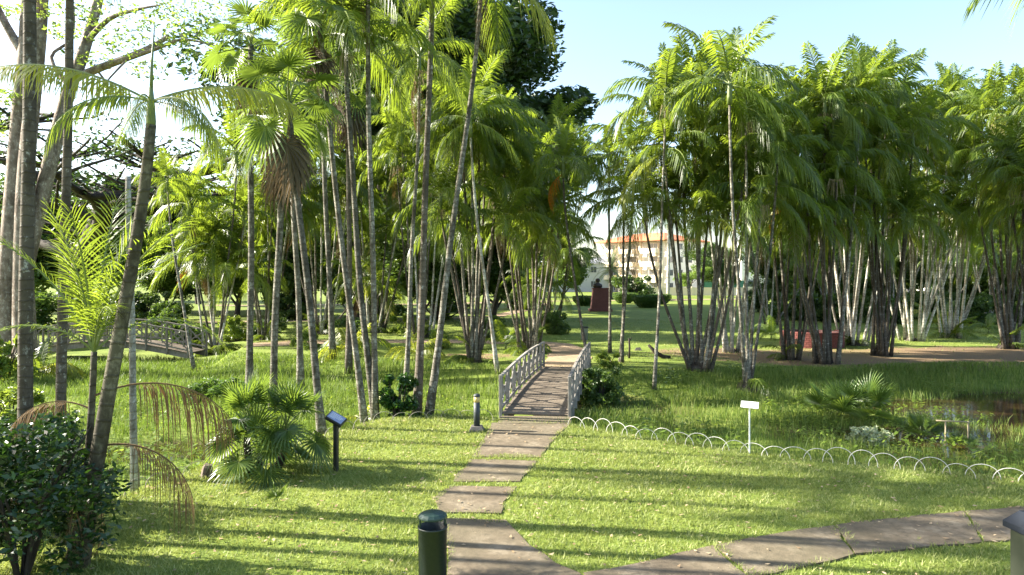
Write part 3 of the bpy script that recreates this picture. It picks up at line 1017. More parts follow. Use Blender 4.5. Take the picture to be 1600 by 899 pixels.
FAN_UP = [[fan_leaf_mesh('fan_leaf', .7, .8, a, 970 + i * 3 + v, fanm, droop=.05 + .03 * i, tilt=-12, nseg=22, sweep=200) for v in range(2)] for i, a in enumerate((92, 80, 66, 50, 36, 20))]
FAN_DEAD = [fan_leaf_mesh('fan_leaf_dead', .7, .75, -35 - 15 * i, 950 + i, dgm, nseg=18, droop=.9) for i in range(3)]

def fan_crown(stem, top, rg, nf=16, size=1.0, dead=6):
    a0 = rg.uniform(0, 6.28)
    for k in range(nf):
        age = k / (nf - 1)
        v = min(5, max(0, int(age * 5.6 + rg.uniform(-.5, .5))))
        inst('fan_leaf', FAN[v][rg.randrange(2)], stem, top - Vector((0, 0, .15 * age)), (rg.uniform(-.25, .25), rg.uniform(-.12, .12), a0 + k * 2.39996), size * rg.uniform(.85, 1.15))
    for k in range(dead):
        inst('dead_leaf', rg.choice(FAN_DEAD), stem, top - Vector((0, 0, .25 + .1 * k)), (0, rg.uniform(-.1, .4), rg.uniform(0, 6.28)), size * rg.uniform(.8, 1.05))

def fan_palm(label, base, topxy, seed, mat, r=(.11, .085), nf=16, size=1.1, dead=6, dz=0, group='tall fan palms on the left'):
    rg = random.Random(seed)
    g = gp(*base)
    g.z = gz(g.x, g.y)
    root = empty('fan_palm', g)
    tag(root, label, 'palm', group)
    t = wp(topxy[0], topxy[1], g.y + dz) - g
    st = make_stem(root, Vector((0, 0, -.05)), t, rg, r[0], r[1], mat, 1.1, 'trunk', 12, 10)
    fan_crown(st, t, rg, nf, size, dead)
    return root
fan_palm('tallest fan palm with straight grey trunk and hanging dead leaves, behind the low fan palm', (390, 612), (392, 70), 111, 'stem', dead=8)
fan_palm('fan palm with grey trunk just right of the tallest fan palm', (426, 630), (441, 195), 112, 'stem', dead=7)
fan_palm('fan palm with thin trunk between the grey trunks and the plaque', (470, 592), (455, 150), 113, 'stem', dead=6)
fan_palm('fan palm far behind the tall fan palms, crown at the top edge', (520, 560), (500, 40), 114, 'stem', r=(.12, .09), size=1.4)
fan_palm('old fan palm with wide dark skirt left of the crossing stems', (545, 570), (545, 130), 115, 'stem_dark', r=(.12, .09), size=1.3, dead=9)

fan_palm('fan palm with curved trunk by the hoop edging, left of the information plaque', (506, 668), (452, 160), 116, 'stem', r=(.10, .065), dead=7)
fan_palm('fan palm with leaning trunk left of the glossy shrub, yellow leaf low down', (572, 650), (498, 25), 117, 'stem', r=(.085, .06), dead=5)
# low fan palms
def low_fan(label, base, n, size, seed, name='low_fan_palm', heads=((0, 0, .35),), group='low fan palms', trunk=True, z0=0.0, vmax=5.5):
    rg = random.Random(seed)
    g = gp(*base, z0)
    g.z = gz(g.x, g.y)
    root = empty(name, g)
    tag(root, label, 'palm', group)
    for hx, hy, hz in heads:
        if trunk:
            m = MB()
            m.tube([(hx * .6, hy * .6, -.05), (hx, hy, hz * .6), (hx, hy, hz)], [.12 * size, .10 * size, .06 * size], 8)
            m.build('trunk', M['bark_dark'], root, True)
        a0 = rg.uniform(0, 6.28)
        for k in range(n):
            age = k / (n - 1)
            v = min(5, int(age * vmax + rg.uniform(0, .6)))
            inst('fan_leaf', (FAN_UP if (z0 < 0 or age < .5) else FAN)[v][rg.randrange(2)], root, (hx, hy, hz - .1 * age), (rg.uniform(-.3, .3), rg.uniform(-.15, .15), a0 + k * 2.39996), size * rg.uniform(.8, 1.15))
    return root
low_fan('big low fan palm with two heads on the left lawn beside the plaque', (402, 742), 15, .72, 121, heads=((-.2, 0, .95), (.5, .15, .85), (.1, -.15, .40)), vmax=4.6)
low_fan('small fan palm with pale leaves left of the big low fan palm', (345, 700), 8, .8, 122, heads=((0, 0, .35),))
p = low_fan('upright fan palm growing in the pond', (1350, 662), 10, .95, 123, name='pond_fan_palm', trunk=False, heads=((0, 0, .05), (-.7, .3, -.05)), z0=-.6, vmax=3.6)
low_fan('small dark fan plant in the brown pond water', (1440, 678), 9, .55, 124, name='pond_fan_palm', trunk=False, heads=((0, 0, .05),), z0=-.6, vmax=3.6)
low_fan('tiny fan seedling near the pond edge, close to the hoop edging', (1500, 692), 6, .42, 125, name='pond_fan_palm', trunk=False, heads=((0, 0, .03),), z0=-.6, vmax=3.6)
low_fan('little fan seedling on the left lawn in front of the big low fan palm', (432, 792), 6, .32, 126, name='fan_seedling', trunk=False, heads=((0, 0, .02),))

# ------------------------------------------------------------------ left foreground palms
GF = 'palms in the left foreground'
rg = random.Random(77)
def fg_palm(label, name, base, top, d, seed, mat, r, fr, nf, size, lean=1.15, dz=0.0, K=14, shaft=True, **kw):
    rg = random.Random(seed)
    g = wp(base[0], base[1], d)
    g.z = gz(g.x, g.y)
    root = empty(name, g)
    tag(root, label, 'palm', GF)
    t = wp(top[0], top[1], d + dz) - g
    st = make_stem(root, Vector((0, 0, -.05)), t, rg, r[0], r[1], mat, lean, 'trunk', K, 12, .03)
    if nf:
        crown(st, t - Vector((0, 0, -.05)), rg, fr, nf, size, shaft=shaft, **kw)
    return root, st, t
lean_palm, lean_stem, lt = fg_palm('leaning ringed palm at the left with crown reaching across the big trunks', 'leaning_palm', (118, 899), (236, 195), 9.2, 131, 'stem_ring', (.11, .065), FR_NEAR, 0, 1.0, lean=1.2)
top = lt + Vector((0, 0, .05))
inst('crownshaft', SHAFT, lean_stem, top - Vector((0, 0, .1)), (0, 0, 0), (.75, .75, .6))
FR_LONG = [frond_mesh('frond_long', 2.5, 30 - 6 * i, 34 + 18 * i, 52, .44, .036, .95, 760 + i, [M['frond_yellow'] if i < 2 else M['frond'], M['petiole']], 3, vee=-.05) for i in range(4)]  # sunlight on the first two fronds is put into their yellow colour
for ang, v, s in [(178, 0, .92), (4, 1, .78), (-25, 3, .6), (215, 3, .6), (60, 3, .6), (130, 2, .6), (285, 3, .5)]:
    inst('frond', FR_LONG[v], lean_stem, top + Vector((0, 0, .3)), (0, 0, R(ang)), s)
m = MB()
m.tube([top + Vector((0, 0, .3)), top + Vector((.01, 0, .8)), top + Vector((.04, .02, 1.35))], [.028, .018, .004], 6)
m.build('spear_leaf', M['shaft'], lean_stem, True)
young, yst, yt = fg_palm('young reddish-stemmed palm with upright feathery fronds left of the leaning palm', 'young_palm', (128, 880), (147, 550), 9.6, 132, 'stem_ring', (.06, .04), FR_NEAR, 0, 1.0)
for ang, v, s in [(20, 0, 1.05), (165, 0, 1.0), (90, 0, 1.1), (270, 0, .95), (200, 1, .95), (340, 1, .95), (40, 1, .8), (140, 1, .8), (300, 2, .62), (10, 3, .7), (186, 3, .62)]:
    inst('frond', FR_YOUNG[v][1], yst, yt + Vector((0, 0, .05)), (0, 0, R(ang + 7)), s)
for ang, i, s, dz_ in [(8, 0, .85, -.55), (0, 1, .75, -1.25), (172, 0, .6, -.75), (190, 1, .8, -1.3), (285, 2, .6, -1.5)]:
    inst('dead_frond', FR_DEAD_ARCH[i], yst, yt + Vector((0, 0, dz_)), (0, 0, R(ang)), s)
inst('dead_frond', FR_DEAD[0], yst, yt + Vector((.05, 0, -1.75)), (0, .55, R(-20)), .55)
fg_palm('dark lichen-spotted palm trunk at the far left, second trunk from the edge', 'lichen_palm', (40, 800), (46, -160), 11.0, 133, 'stem_dark', (.11, .085), FR_NEAR, 10, 1.0)
fg_palm('dark straight palm trunk between lichen-spotted trunk and young palm', 'straight_palm', (92, 780), (110, -110), 12.0, 134, 'stem_dark', (.09, .06), FR_NEAR, 8, .8, dead=2)
fg_palm('thin dead palm pole with broken top standing in the marsh grass', 'dead_palm_pole', (212, 745), (200, 276), 13.3, 135, 'stem_pale', (.07, .05), None, 0, 1.0)
# off-frame palms whose trunks throw the bars of shade over the lawn
for i, (x, y, h_) in enumerate([(-14.5, 11.2, 13.5), (-13.2, 13.0, 14), (-15.5, 14.6, 15), (-17.5, 16.8, 15), (-12.0, 9.6, 13), (-19.5, 13.4, 16), (-16.4, 18.6, 15), (-20.5, 17.2, 16), (-14.2, 16.2, 14), (-18.4, 10.6, 15)]):
    root = empty('tall_palm', (x, y, gz(x, y)))
    tag(root, 'tall slender palm standing left of the picture edge', 'palm', 'palms left of the frame')
    rg = random.Random(800 + i)
    t = Vector((rg.uniform(-1.2, .6), rg.uniform(-.6, .6), h_))
    st = make_stem(root, Vector((0, 0, -.05)), t, rg, .10, .07, 'stem', 1.2)
    crown(st, t, rg, FR_NEAR, 8, 1.0, inflo=0)
# frond tip at the upper right edge comes from a palm beside the viewer
root = empty('tall_palm', (7.1, 8.2, 0))
tag(root, 'palm beyond the upper right corner, only a frond tip showing', 'palm')
st = make_stem(root, Vector((0, 0, -.05)), Vector((.5, 0, 7.4)), random.Random(5), .10, .07, 'stem', 1.2)
for ang, v in [(188, 4), (150, 3), (60, 3), (0, 4), (300, 3), (100, 2), (230, 1)]:
    inst('frond', FR_NEAR[v][0], st, (.5, 0, 7.35), (0, 0, R(ang)), .8)

# ------------------------------------------------------------------ broadleaf trees
def leaf_cloud(centers, n, size, seed, spread=(1, 1, .7)):
    """leaf rhombs around centres -> verts, faces"""
    rg = np.random.default_rng(seed)
    c = np.asarray(centers)
    k = rg.integers(0, len(c), n)
    d = rg.normal(0, 1, (n, 3))
    d /= np.linalg.norm(d, axis=1)[:, None] + 1e-9
    rr = c[k, 3] * rg.uniform(.25, 1, n) ** .6
    p = c[k, :3] + d * rr[:, None] * np.array(spread)
    a = rg.normal(0, 1, (n, 3))
    a[:, 2] *= .5
    a /= np.linalg.norm(a, axis=1)[:, None]
    b = np.cross(a, rg.normal(0, 1, (n, 3)))
    b /= np.linalg.norm(b, axis=1)[:, None] + 1e-9
    s = size * rg.uniform(.6, 1.3, n)[:, None]
    nrm = np.cross(a, b)
    v = np.stack([p - a * s, p + b * s * .42 + nrm * s * .12, p + a * s, p - b * s * .42 + nrm * s * .12], 1).reshape(-1, 3)
    return v, np.arange(4 * n).reshape(n, 4)

def branchy(seed, H, spreadr, trunk_r, levels=3, first=.35, up=.55, nb=(4, 5), fork=.75):
    """returns tube list and leaf centres for a tree of height H"""
    rg = random.Random(seed)
    tubes, tips = [], []
    def grow(p, d, length, r, lev):
        pts = [p]
        dd = d.copy()
        K = 5
        for i in range(K):
            dd = (dd + Vector((rg.uniform(-.18, .18), rg.uniform(-.18, .18), rg.uniform(-.08, .12)))).normalized()
            pts.append(pts[-1] + dd * length / K)
        tubes.append((pts, [r * (1 - .55 * i / K) for i in range(K + 1)], lev))
        if lev >= levels:
            tips.append((pts[-1], length))
            tips.append((pts[3], length * .8))
            return
        n = rg.randint(*nb)
        a0 = rg.uniform(0, 6.28)
        for k in range(n):
            s = first + (1 - first) * (k + rg.uniform(.3, .9)) / n if lev == 0 else rg.uniform(.4, 1)
            i = min(K - 1, int(s * K))
            q_ = pts[i].lerp(pts[i + 1], s * K - i) if s < 1 else pts[-1]
            a = a0 + k * 2.4 + rg.uniform(-.4, .4)
            out = Vector((math.cos(a), math.sin(a), rg.uniform(.15, .75) * up / .55))
            nd = (out * fork + dd * (1 - fork)).normalized()
            ln = length * rg.uniform(.55, .8) if lev else spreadr * rg.uniform(.55, .9)
            grow(q_, nd, ln, r * .5, lev + 1)
        tips.append((pts[-1], length * .5))
    grow(Vector((0, 0, -.1)), Vector((0, 0, 1)), H * .72, trunk_r, 0)
    return tubes, tips

def tree_meshes(seed, H, spreadr, trunk_r, nleaf, lsize, leafmat, barkmat, levels=2, clr=1.0, up=.55, nb=(5, 6), maxlev=2, sp=(1, 1, .65), fork=.75, first=.35):
    tubes, tips = branchy(seed, H, spreadr, trunk_r, levels, up=up, nb=nb, fork=fork, first=first)
    m = MB()
    for pts, rad, lev in tubes:
        m.tube(pts, rad, 8 if lev == 0 else 5, cap=False)
    tr = m.mesh('trunk', M[barkmat], True)
    c = [(p.x, p.y, p.z, clr * spreadr * .22 * random.Random(seed + i).uniform(.6, 1.3)) for i, (p, l) in enumerate(tips)]
    v, f = leaf_cloud(c, nleaf, lsize, seed, sp)
    return tr, np_mesh('crown', v, [f], M[leafmat])

def tree(label, meshes, loc, rz=0.0, sc=1.0, name='broadleaf_tree', group=None):
    r = empty(name, loc, rz)
    r.scale = (sc, sc, sc) if not hasattr(sc, '__len__') else sc
    tag(r, label, 'tree', group)
    link(bpy.data.objects.new('trunk', meshes[0]), r)
    link(bpy.data.objects.new('crown', meshes[1]), r)
    return r

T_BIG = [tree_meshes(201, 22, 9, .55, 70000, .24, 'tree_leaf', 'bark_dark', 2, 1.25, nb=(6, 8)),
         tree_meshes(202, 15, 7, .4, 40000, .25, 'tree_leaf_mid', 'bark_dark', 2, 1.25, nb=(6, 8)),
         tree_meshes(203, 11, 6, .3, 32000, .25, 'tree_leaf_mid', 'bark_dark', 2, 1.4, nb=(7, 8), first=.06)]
T_LIGHT = tree_meshes(204, 10, 5, .25, 12000, .2, 'tree_leaf_light', 'bark', 2, 1.2, nb=(5, 6), first=.2)
def at(px, d):
    x_ = (px - CX) / FPX * d
    return (x_, d, gz(x_, d) - .05)
GTREE = 'trees behind the palms'
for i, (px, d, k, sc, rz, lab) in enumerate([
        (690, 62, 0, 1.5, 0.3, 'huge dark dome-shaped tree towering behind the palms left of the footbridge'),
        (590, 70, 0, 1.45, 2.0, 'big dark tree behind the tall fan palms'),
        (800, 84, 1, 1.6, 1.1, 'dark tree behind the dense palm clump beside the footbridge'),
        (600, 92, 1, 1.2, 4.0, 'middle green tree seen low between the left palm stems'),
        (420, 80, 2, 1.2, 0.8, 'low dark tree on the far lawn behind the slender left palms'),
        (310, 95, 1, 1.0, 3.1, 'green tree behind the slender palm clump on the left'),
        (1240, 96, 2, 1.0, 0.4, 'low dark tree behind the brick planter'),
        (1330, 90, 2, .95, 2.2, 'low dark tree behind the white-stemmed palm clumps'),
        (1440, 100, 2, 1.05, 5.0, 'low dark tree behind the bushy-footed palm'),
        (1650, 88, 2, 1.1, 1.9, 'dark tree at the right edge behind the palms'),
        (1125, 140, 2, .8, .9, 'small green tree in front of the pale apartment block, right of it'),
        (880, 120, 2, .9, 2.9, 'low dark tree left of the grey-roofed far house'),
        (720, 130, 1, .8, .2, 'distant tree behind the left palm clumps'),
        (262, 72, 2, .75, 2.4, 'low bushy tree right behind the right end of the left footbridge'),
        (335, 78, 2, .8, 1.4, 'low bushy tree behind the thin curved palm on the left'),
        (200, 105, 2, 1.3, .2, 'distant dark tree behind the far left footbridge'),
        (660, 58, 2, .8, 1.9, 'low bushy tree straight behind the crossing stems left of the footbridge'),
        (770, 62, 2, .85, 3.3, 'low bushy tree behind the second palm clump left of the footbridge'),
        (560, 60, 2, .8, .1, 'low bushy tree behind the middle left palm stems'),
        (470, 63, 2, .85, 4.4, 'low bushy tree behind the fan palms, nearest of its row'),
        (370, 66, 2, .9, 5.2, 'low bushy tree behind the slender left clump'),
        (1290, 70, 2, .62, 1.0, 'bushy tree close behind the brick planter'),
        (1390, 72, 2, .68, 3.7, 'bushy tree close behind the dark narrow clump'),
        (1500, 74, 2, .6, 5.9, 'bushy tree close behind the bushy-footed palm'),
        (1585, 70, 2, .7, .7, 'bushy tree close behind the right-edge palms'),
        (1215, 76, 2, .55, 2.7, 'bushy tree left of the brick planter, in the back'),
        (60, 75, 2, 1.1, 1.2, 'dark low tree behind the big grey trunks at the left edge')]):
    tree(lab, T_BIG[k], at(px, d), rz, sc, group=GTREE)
tree('bright yellow-green small tree on the far lawn, middle left', T_LIGHT, at(640, 75), 1.0, .6, group=GTREE)
tree('pale green small tree right of the date palm', T_LIGHT, at(1075, 128), 2.0, .55, group=GTREE)

# spreading dark tree with bare layered limbs at the left
sp = tree_meshes(211, 13, 11, .8, 8000, .15, 'tree_leaf', 'bark_dark', 3, .42, up=.25, nb=(5, 6), sp=(1.3, 1.3, .3), fork=.9)
tree('wide dark tree with layered spreading limbs behind the left trunks', sp, at(120, 58), .5, 1.38, name='spreading_tree')

# big grey multi-trunk tree at the left edge
def limb_tree():
    D = 31.0
    g = wp(22, 548, D)
    g.z = gz(g.x, g.y)
    root = empty('multi_trunk_tree', g)
    tag(root, 'big grey multi-trunk tree at the left edge with pale sparse leaves', 'tree')
    def L(*pp):
        return [wp(a, b, D + (c if c else 0)) - g for a, b, c in pp]
    trunks = [([(10, 560, 0), (16, 400, .0), (30, 200, .3), (40, 80, .5), (44, -80, .8)], [.52, .42, .36, .30, .2]),
              ([(40, 560, -.3), (36, 420, -.2), (42, 250, 0), (62, 60, .2), (70, -90, 0)], [.50, .40, .33, .27, .2]),
              ([(36, 430, 0), (60, 330, .5), (105, 150, 1.2), (128, 90, 1.4), (158, -20, 1.6), (170, -120, 1.8)], [.36, .33, .29, .25, .2, .13]),
              ([(118, 122, 1.3), (160, 105, 1.2), (205, 88, 1.0), (240, 72, .8), (264, 56, .8)], [.20, .17, .15, .13, .08]),
              ([(205, 90, 1.0), (245, 76, .6), (285, 62, .2), (330, 70, -.3)], [.11, .09, .06, .03]),
              ([(132, 70, 1.4), (170, 30, 1.0), (215, 15, .4), (250, 8, .0)], [.14, .11, .07, .03]),
              ([(40, 90, .5), (10, 40, .5), (-20, -20, .4)], [.22, .17, .12]),
              ([(110, 140, 1.2), (80, 90, 1.8), (112, 60, 2.4), (116, 10, 2.6)], [.10, .08, .06, .03]),
              ([(200, 92, 1.), (165, 130, .6), (150, 160, .3)], [.05, .035, .02]),
              ([(150, 108, 1.2), (170, 140, 1.6), (160, 180, 1.9)], [.06, .04, .02])]
    m = MB()
    for pts, rad in trunks:
        P = L(*pts)
        # smooth
        S, Rr = [], []
        for i in range(len(P) - 1):
            for k in range(4):
                u = k / 4
                p0, p1_, p2_, p3_ = P[max(0, i - 1)], P[i], P[i + 1], P[min(len(P) - 1, i + 2)]
                S.append(.5 * ((2 * p1_) + (p2_ - p0) * u + (2 * p0 - 5 * p1_ + 4 * p2_ - p3_) * u * u + (3 * p1_ - p0 - 3 * p2_ + p3_) * u ** 3))
                Rr.append(rad[i] + (rad[i + 1] - rad[i]) * u)
        S.append(P[-1])
        Rr.append(rad[-1])
        m.tube(S, Rr, 10, cap=False)
    m.build('trunk', M['bark'], root, True)
    rg = random.Random(9)
    cs = []
    for a, b in [(120, 20), (160, 50), (215, 25), (260, 20), (300, 40), (190, 70), (230, 110), (150, 95), (100, 50), (320, 75), (280, 5), (340, 20), (60, 15), (10, 200), (5, 150), (170, 145), (245, 55), (130, 0), (310, -30), (200, -40), (60, -60), (15, 20)]:
        p = wp(a, b, D + rg.uniform(-2, 2)) - g
        cs.append((p.x, p.y, p.z, rg.uniform(.7, 1.3)))
    v, f = leaf_cloud(cs, 3600, .10, 9, (1, 1, .5))
    link(bpy.data.objects.new('crown', np_mesh('crown', v, [f], M['tree_leaf_light'])), root)
limb_tree()

# ------------------------------------------------------------------ shrubs
def shrub_mesh(seed, rx, ry, h, n, lsize, mat, nstem=8):
    rg = random.Random(seed)
    m = MB()
    cs = []
    for k in range(nstem):
        a = rg.uniform(0, 6.28)
        e = Vector((math.cos(a) * rx * rg.uniform(.3, .85), math.sin(a) * ry * rg.uniform(.3, .85), h * rg.uniform(.5, .92)))
        m.tube([Vector((math.cos(a) * .05, math.sin(a) * .05, -.05)), e * .5 + Vector((0, 0, h * .1)), e], [.03, .02, .008], 4, cap=False)
    for k in range(nstem * 4):
        a, u = rg.uniform(0, 6.28), rg.uniform(.1, 1) ** .6
        zz_ = rg.uniform(.08, 1)
        w_ = math.sqrt(max(.05, 1 - (zz_ * .9 - .3) ** 2 * 1.2))
        cs.append((math.cos(a) * rx * u * w_, math.sin(a) * ry * u * w_, h * zz_ * .88, min(rx, h) * rg.uniform(.16, .34)))
    v, f = leaf_cloud(cs, n, lsize, seed, (1, 1, .8))
    return m.mesh('stems', M['bark_dark']), np_mesh('foliage', v, [f], M[mat])
def shrub(label, meshes, loc, rz=0, sc=1.0, group=None, name='shrub'):
    r = empty(name, loc, rz)
    r.scale = (sc, sc, sc) if not hasattr(sc, '__len__') else sc
    tag(r, label, 'shrub', group)
    link(bpy.data.objects.new('stems', meshes[0]), r)
    link(bpy.data.objects.new('foliage', meshes[1]), r)
    return r
def gat(px, py):
    p = gp(px, py)
    return (p.x, p.y, gz(p.x, p.y))
S_GLOSS = shrub_mesh(301, .55, .5, 1.5, 3200, .075, 'shrub_leaf')
S_SHADED = shrub_mesh(302, 1.1, .9, 2.0, 9000, .055, 'shrub_shaded', 16)
S_LIGHT = shrub_mesh(303, .9, .8, 1.1, 3500, .075, 'shrub_light')
S_MID = shrub_mesh(304, 1.3, 1.1, 1.6, 5000, .10, 'tree_leaf_mid', 10)
S_VAR = shrub_mesh(305, .55, .45, .6, 1400, .055, 'variegated')
S_HEDGE = shrub_mesh(306, 1.0, 1.0, 1.1, 5000, .07, 'hedge', 10)
shrub('glossy dark green upright shrub at the foot of the tall stems left of the footbridge', S_GLOSS, gat(622, 648), 0, 1.0)
shrub('big dark leafy shrub filling the bottom left corner', S_SHADED, (-6.2, 8.9, 0), 0, (1.0, .9, 1.05))
shrub('dark leafy shrub above the corner shrub at the left edge', S_SHADED, (-7.5, 11.0, gz(-7.5, 11.0)), 2, (.9, .8, .85))
shrub('yellow-green shrub at the left edge beside the dark lichen-spotted trunk', S_LIGHT, gat(18, 640), 0, 1.0)
shrub('yellow-green shrub behind the big trunk at the left edge', S_LIGHT, gat(10, 580), 1.5, (1.2, 1.2, 2.0))
shrub('sprawling shrub hugging the right railing of the footbridge', S_MID, gat(938, 605), 0, (.62, .75, .85))
shrub('low shrub at the far right end of the footbridge', S_LIGHT, gat(952, 575), .6, (.6, .6, .6))
shrub('variegated pale-leaved plant beside the upright pond fan palm', S_VAR, (lambda g_: (g_.x, g_.y, gz(g_.x, g_.y)))(gp(1362, 690, -.55)), 0, 1.0)
shrub('round bush by the far left footbridge end', S_MID, gat(292, 538), .4, (.9, .9, 1.05))
shrub('light green bush right of the far left footbridge', S_LIGHT, gat(370, 520), 2.0, (1.3, 1.3, 1.6))
shrub('dark bush on the far lawn left of the footbridge path', S_MID, gat(765, 528), 2.2, (.8, .8, .9))
shrub('dark red-flecked bush on the left of the path beyond the footbridge', S_MID, gat(868, 522), 1.0, (.75, .75, 1.0))
shrub('bushy mound in the marsh below the far left footbridge', S_HEDGE, gat(345, 600), 1.1, (1.2, 1.0, .7))
for i, (px, py, k, sc_, lab) in enumerate([
        (475, 545, 1, (.8, .8, .8), 'light bush at the foot of the palm clump behind the plaque'), (545, 535, 0, (.8, .8, .9), 'green bush between the middle left palm stems'),
        (690, 545, 1, (.7, .7, .9), 'light bush left of the second palm clump from the footbridge'), (420, 520, 0, (.9, .9, 1.0), 'green bush behind the tall grey fan palm trunks'),
        (630, 520, 1, (1.0, 1.0, 1.2), 'light bush behind the glossy shrub on the far lawn'), (265, 515, 0, (1.2, 1.2, 1.3), 'dark bush behind the right end of the left footbridge, nearest')]):
    shrub(lab, (S_MID, S_LIGHT)[k], gat(px, py), i * .9, sc_, group='bushes among the left palms')
GX = 'background bushes'
for i, (px, py, s_, lab) in enumerate([(450, 500, 1.5, 'bush in the left background behind the tall fan palms'), (600, 492, 1.6, 'bush in the background behind the glossy shrub'),
                                       (820, 484, 1.8, 'bush in the background left of the red-brown monument'), (40, 520, 1.8, 'dark bush behind the big trunks at the left edge'),
                                       (150, 512, 1.6, 'dark bush behind the far left footbridge'), (230, 505, 1.7, 'bush behind the right end of the far left footbridge'),
                                       (1190, 488, 1.6, 'bush behind the brick planter, left side'), (1345, 492, 1.7, 'bush behind the white-stemmed palms, right of the planter'),
                                       (1420, 496, 1.5, 'bush behind the fanned white-stemmed clump'), (1600, 500, 1.9, 'bush behind the dark palm clump at the right edge'), (1270, 490, 1.6, 'bush straight behind the brick planter'), (700, 486, 1.8, 'bush in the background behind the light bollard'),
                                       (1235, 500, 1.7, 'tall bush close behind the dark-stemmed clump by the planter'), (1310, 503, 1.6, 'tall bush close behind the planter, right side'), (1385, 505, 1.5, 'tall bush between the white-stemmed clumps'),
                                       (1455, 500, 1.7, 'tall bush left of the bushy-footed palm in the back'), (1520, 506, 1.6, 'tall bush right of the bushy-footed palm'), (1570, 498, 1.8, 'tall bush below the red car'), (1640, 506, 1.8, 'tall bush cut by the right edge')]):
    shrub(lab, S_MID, gat(px, py), i * 1.3, s_, group=GX)
# clipped topiary bushes on the far lawn
def topiary(seed, r0, r1, h):
    rg = np.random.default_rng(seed)
    n = 4200
    a = rg.uniform(0, 6.28, n)
    t = rg.uniform(0, 1, n)
    topf = rg.random(n) < .4
    rad = np.where(topf, r1 * np.sqrt(rg.random(n)), r0 + (r1 - r0) * np.minimum(1, t * 1.5) ** .7)
    rad = rad * (1 + .06 * np.sin(a * 3 + seed))
    z_ = np.where(topf, h * (1 + .06 * (1 - (rad / r1) ** 2)), h * t) + rg.normal(0, .03, n)
    c = np.stack([rad * np.cos(a), rad * np.sin(a), z_, np.full(n, .05)], 1)
    v, f = leaf_cloud(c, n * 2, .085, seed)
    m = MB()
    m.lathe([(r0 * .7, -.05), (r0 * .9, .1), (r1 * .85, h * .6), (r1 * .9, h * .9), (.01, h * .95)], 14)
    return m.mesh('core', M['hedge']), np_mesh('foliage', v, [f], M['hedge'])
TOP = topiary(3, .8, 1.9, 1.6)
for px, py, s_, lab in [(1012, 481, (1.0, .8, .9), 'flat-topped clipped bush right of the monument, nearer one'), (975, 474, .85, 'flat-topped clipped bush directly right of the monument'),
                        (912, 478, .75, 'dark clipped bush directly left of the monument'), (1030, 476, .8, 'clipped bush half hidden behind the nearer flat-topped bush')]:
    r_ = empty('clipped_bush', gat(px, py))
    r_.scale = s_ if hasattr(s_, '__len__') else (s_,) * 3
    tag(r_, lab, 'shrub', 'clipped bushes by the monument')
    link(bpy.data.objects.new('core', TOP[0]), r_)
    link(bpy.data.objects.new('foliage', TOP[1]), r_)
shrub('rounded dark shrub behind the clipped bushes by the monument', S_MID, gat(990, 470), 0, 2.6)

# young feather palms without a stem
def young_palm(label, px, py, sets, n, size, seed, z0=-.3):
    rg = random.Random(seed)
    g = gp(px, py, z0)
    r_ = empty('young_palm', (g.x, g.y, gz(g.x, g.y)))
    tag(r_, label, 'palm', 'young stemless palms')
    inst('crownshaft', SHAFT, r_, (0, 0, -.1), (0, 0, 0), (.6, .6, .5))
    for k in range(n):
        inst('frond', rg.choice(sets)[rg.choice([1, 2, 3, 4])][rg.randrange(2)], r_, (0, 0, .2), (0, 0, k * 2.39996 + rg.uniform(-.3, .3)), size * rg.uniform(.75, 1.15))
young_palm('young yellow-green palm at the foot of the leaning fan palm, left of the glossy shrub', 568, 655, [FR_YEL], 6, .42, 1)
young_palm('young bright palm behind the plaque among the left stems', 545, 555, [FR_YEL, FR_FAR], 11, .95, 2, 0)
young_palm('young palm with orange-yellow fronds right of the glossy shrub', 650, 560, [FR_YEL], 9, .7, 3, 0)
young_palm('young green palm between the two dense clumps left of the footbridge', 790, 545, [FR_FAR], 10, .75, 4, 0)
young_palm('young palm on the bare soil behind the bushy-footed clump', 1465, 515, [FR_YEL, FR_FAR], 12, .95, 5, 0)
young_palm('young palm at the foot of the right-edge clumps', 1545, 520, [FR_FAR], 10, .8, 6, 0)
young_palm('young palm left of the brick planter among the stems', 1205, 530, [FR_FAR], 10, .7, 7, 0)
young_palm('young palm in the marsh at the left edge', 60, 590, [FR_YEL, FR_FAR], 10, .8, 8, -.4)

# date palm and royal palm in front of the apartment block
rg = random.Random(44)
g = Vector(at(955, 118))
root = empty('date_palm', g)
tag(root, 'grey-green date palm with big round crown in front of the apartment block', 'palm')
FR_DATE = [frond_mesh('frond_date', 4.6, a, b, 34, .55, .07, .2, 980 + i, [leaf_mat('date_leaflet', (.10, .13, .07), (.22, .24, .13), (.2, .26, .08), .5, .3), M['petiole']], 2, vee=.4, gap=.08) for i, (a, b) in enumerate([(80, 25), (60, 45), (40, 55), (20, 60), (0, 60), (-25, 40)])]
st = make_stem(root, Vector((0, 0, -.05)), Vector((0, 0, 5.0)), rg, .32, .3, 'bark', 1.0, 'trunk')
for k in range(34):
    inst('frond', FR_DATE[min(5, int(k / 34 * 6))], st, (0, 0, 5.0), (rg.uniform(-.1, .1), 0, k * 2.39996), rg.uniform(.9, 1.1))
g = Vector(at(1044, 125))
root = empty('royal_palm', g)
tag(root, 'thick pale column-trunked palm in front of the apartment block', 'palm')
st = make_stem(root, Vector((0, 0, -.05)), Vector((.1, 0, 13.0)), rg, .33, .24, 'stem_pale', 1.0, 'trunk', flare=1.1)
crown(st, Vector((.1, 0, 13.0)), rg, FR_FAR, 12, 1.9)

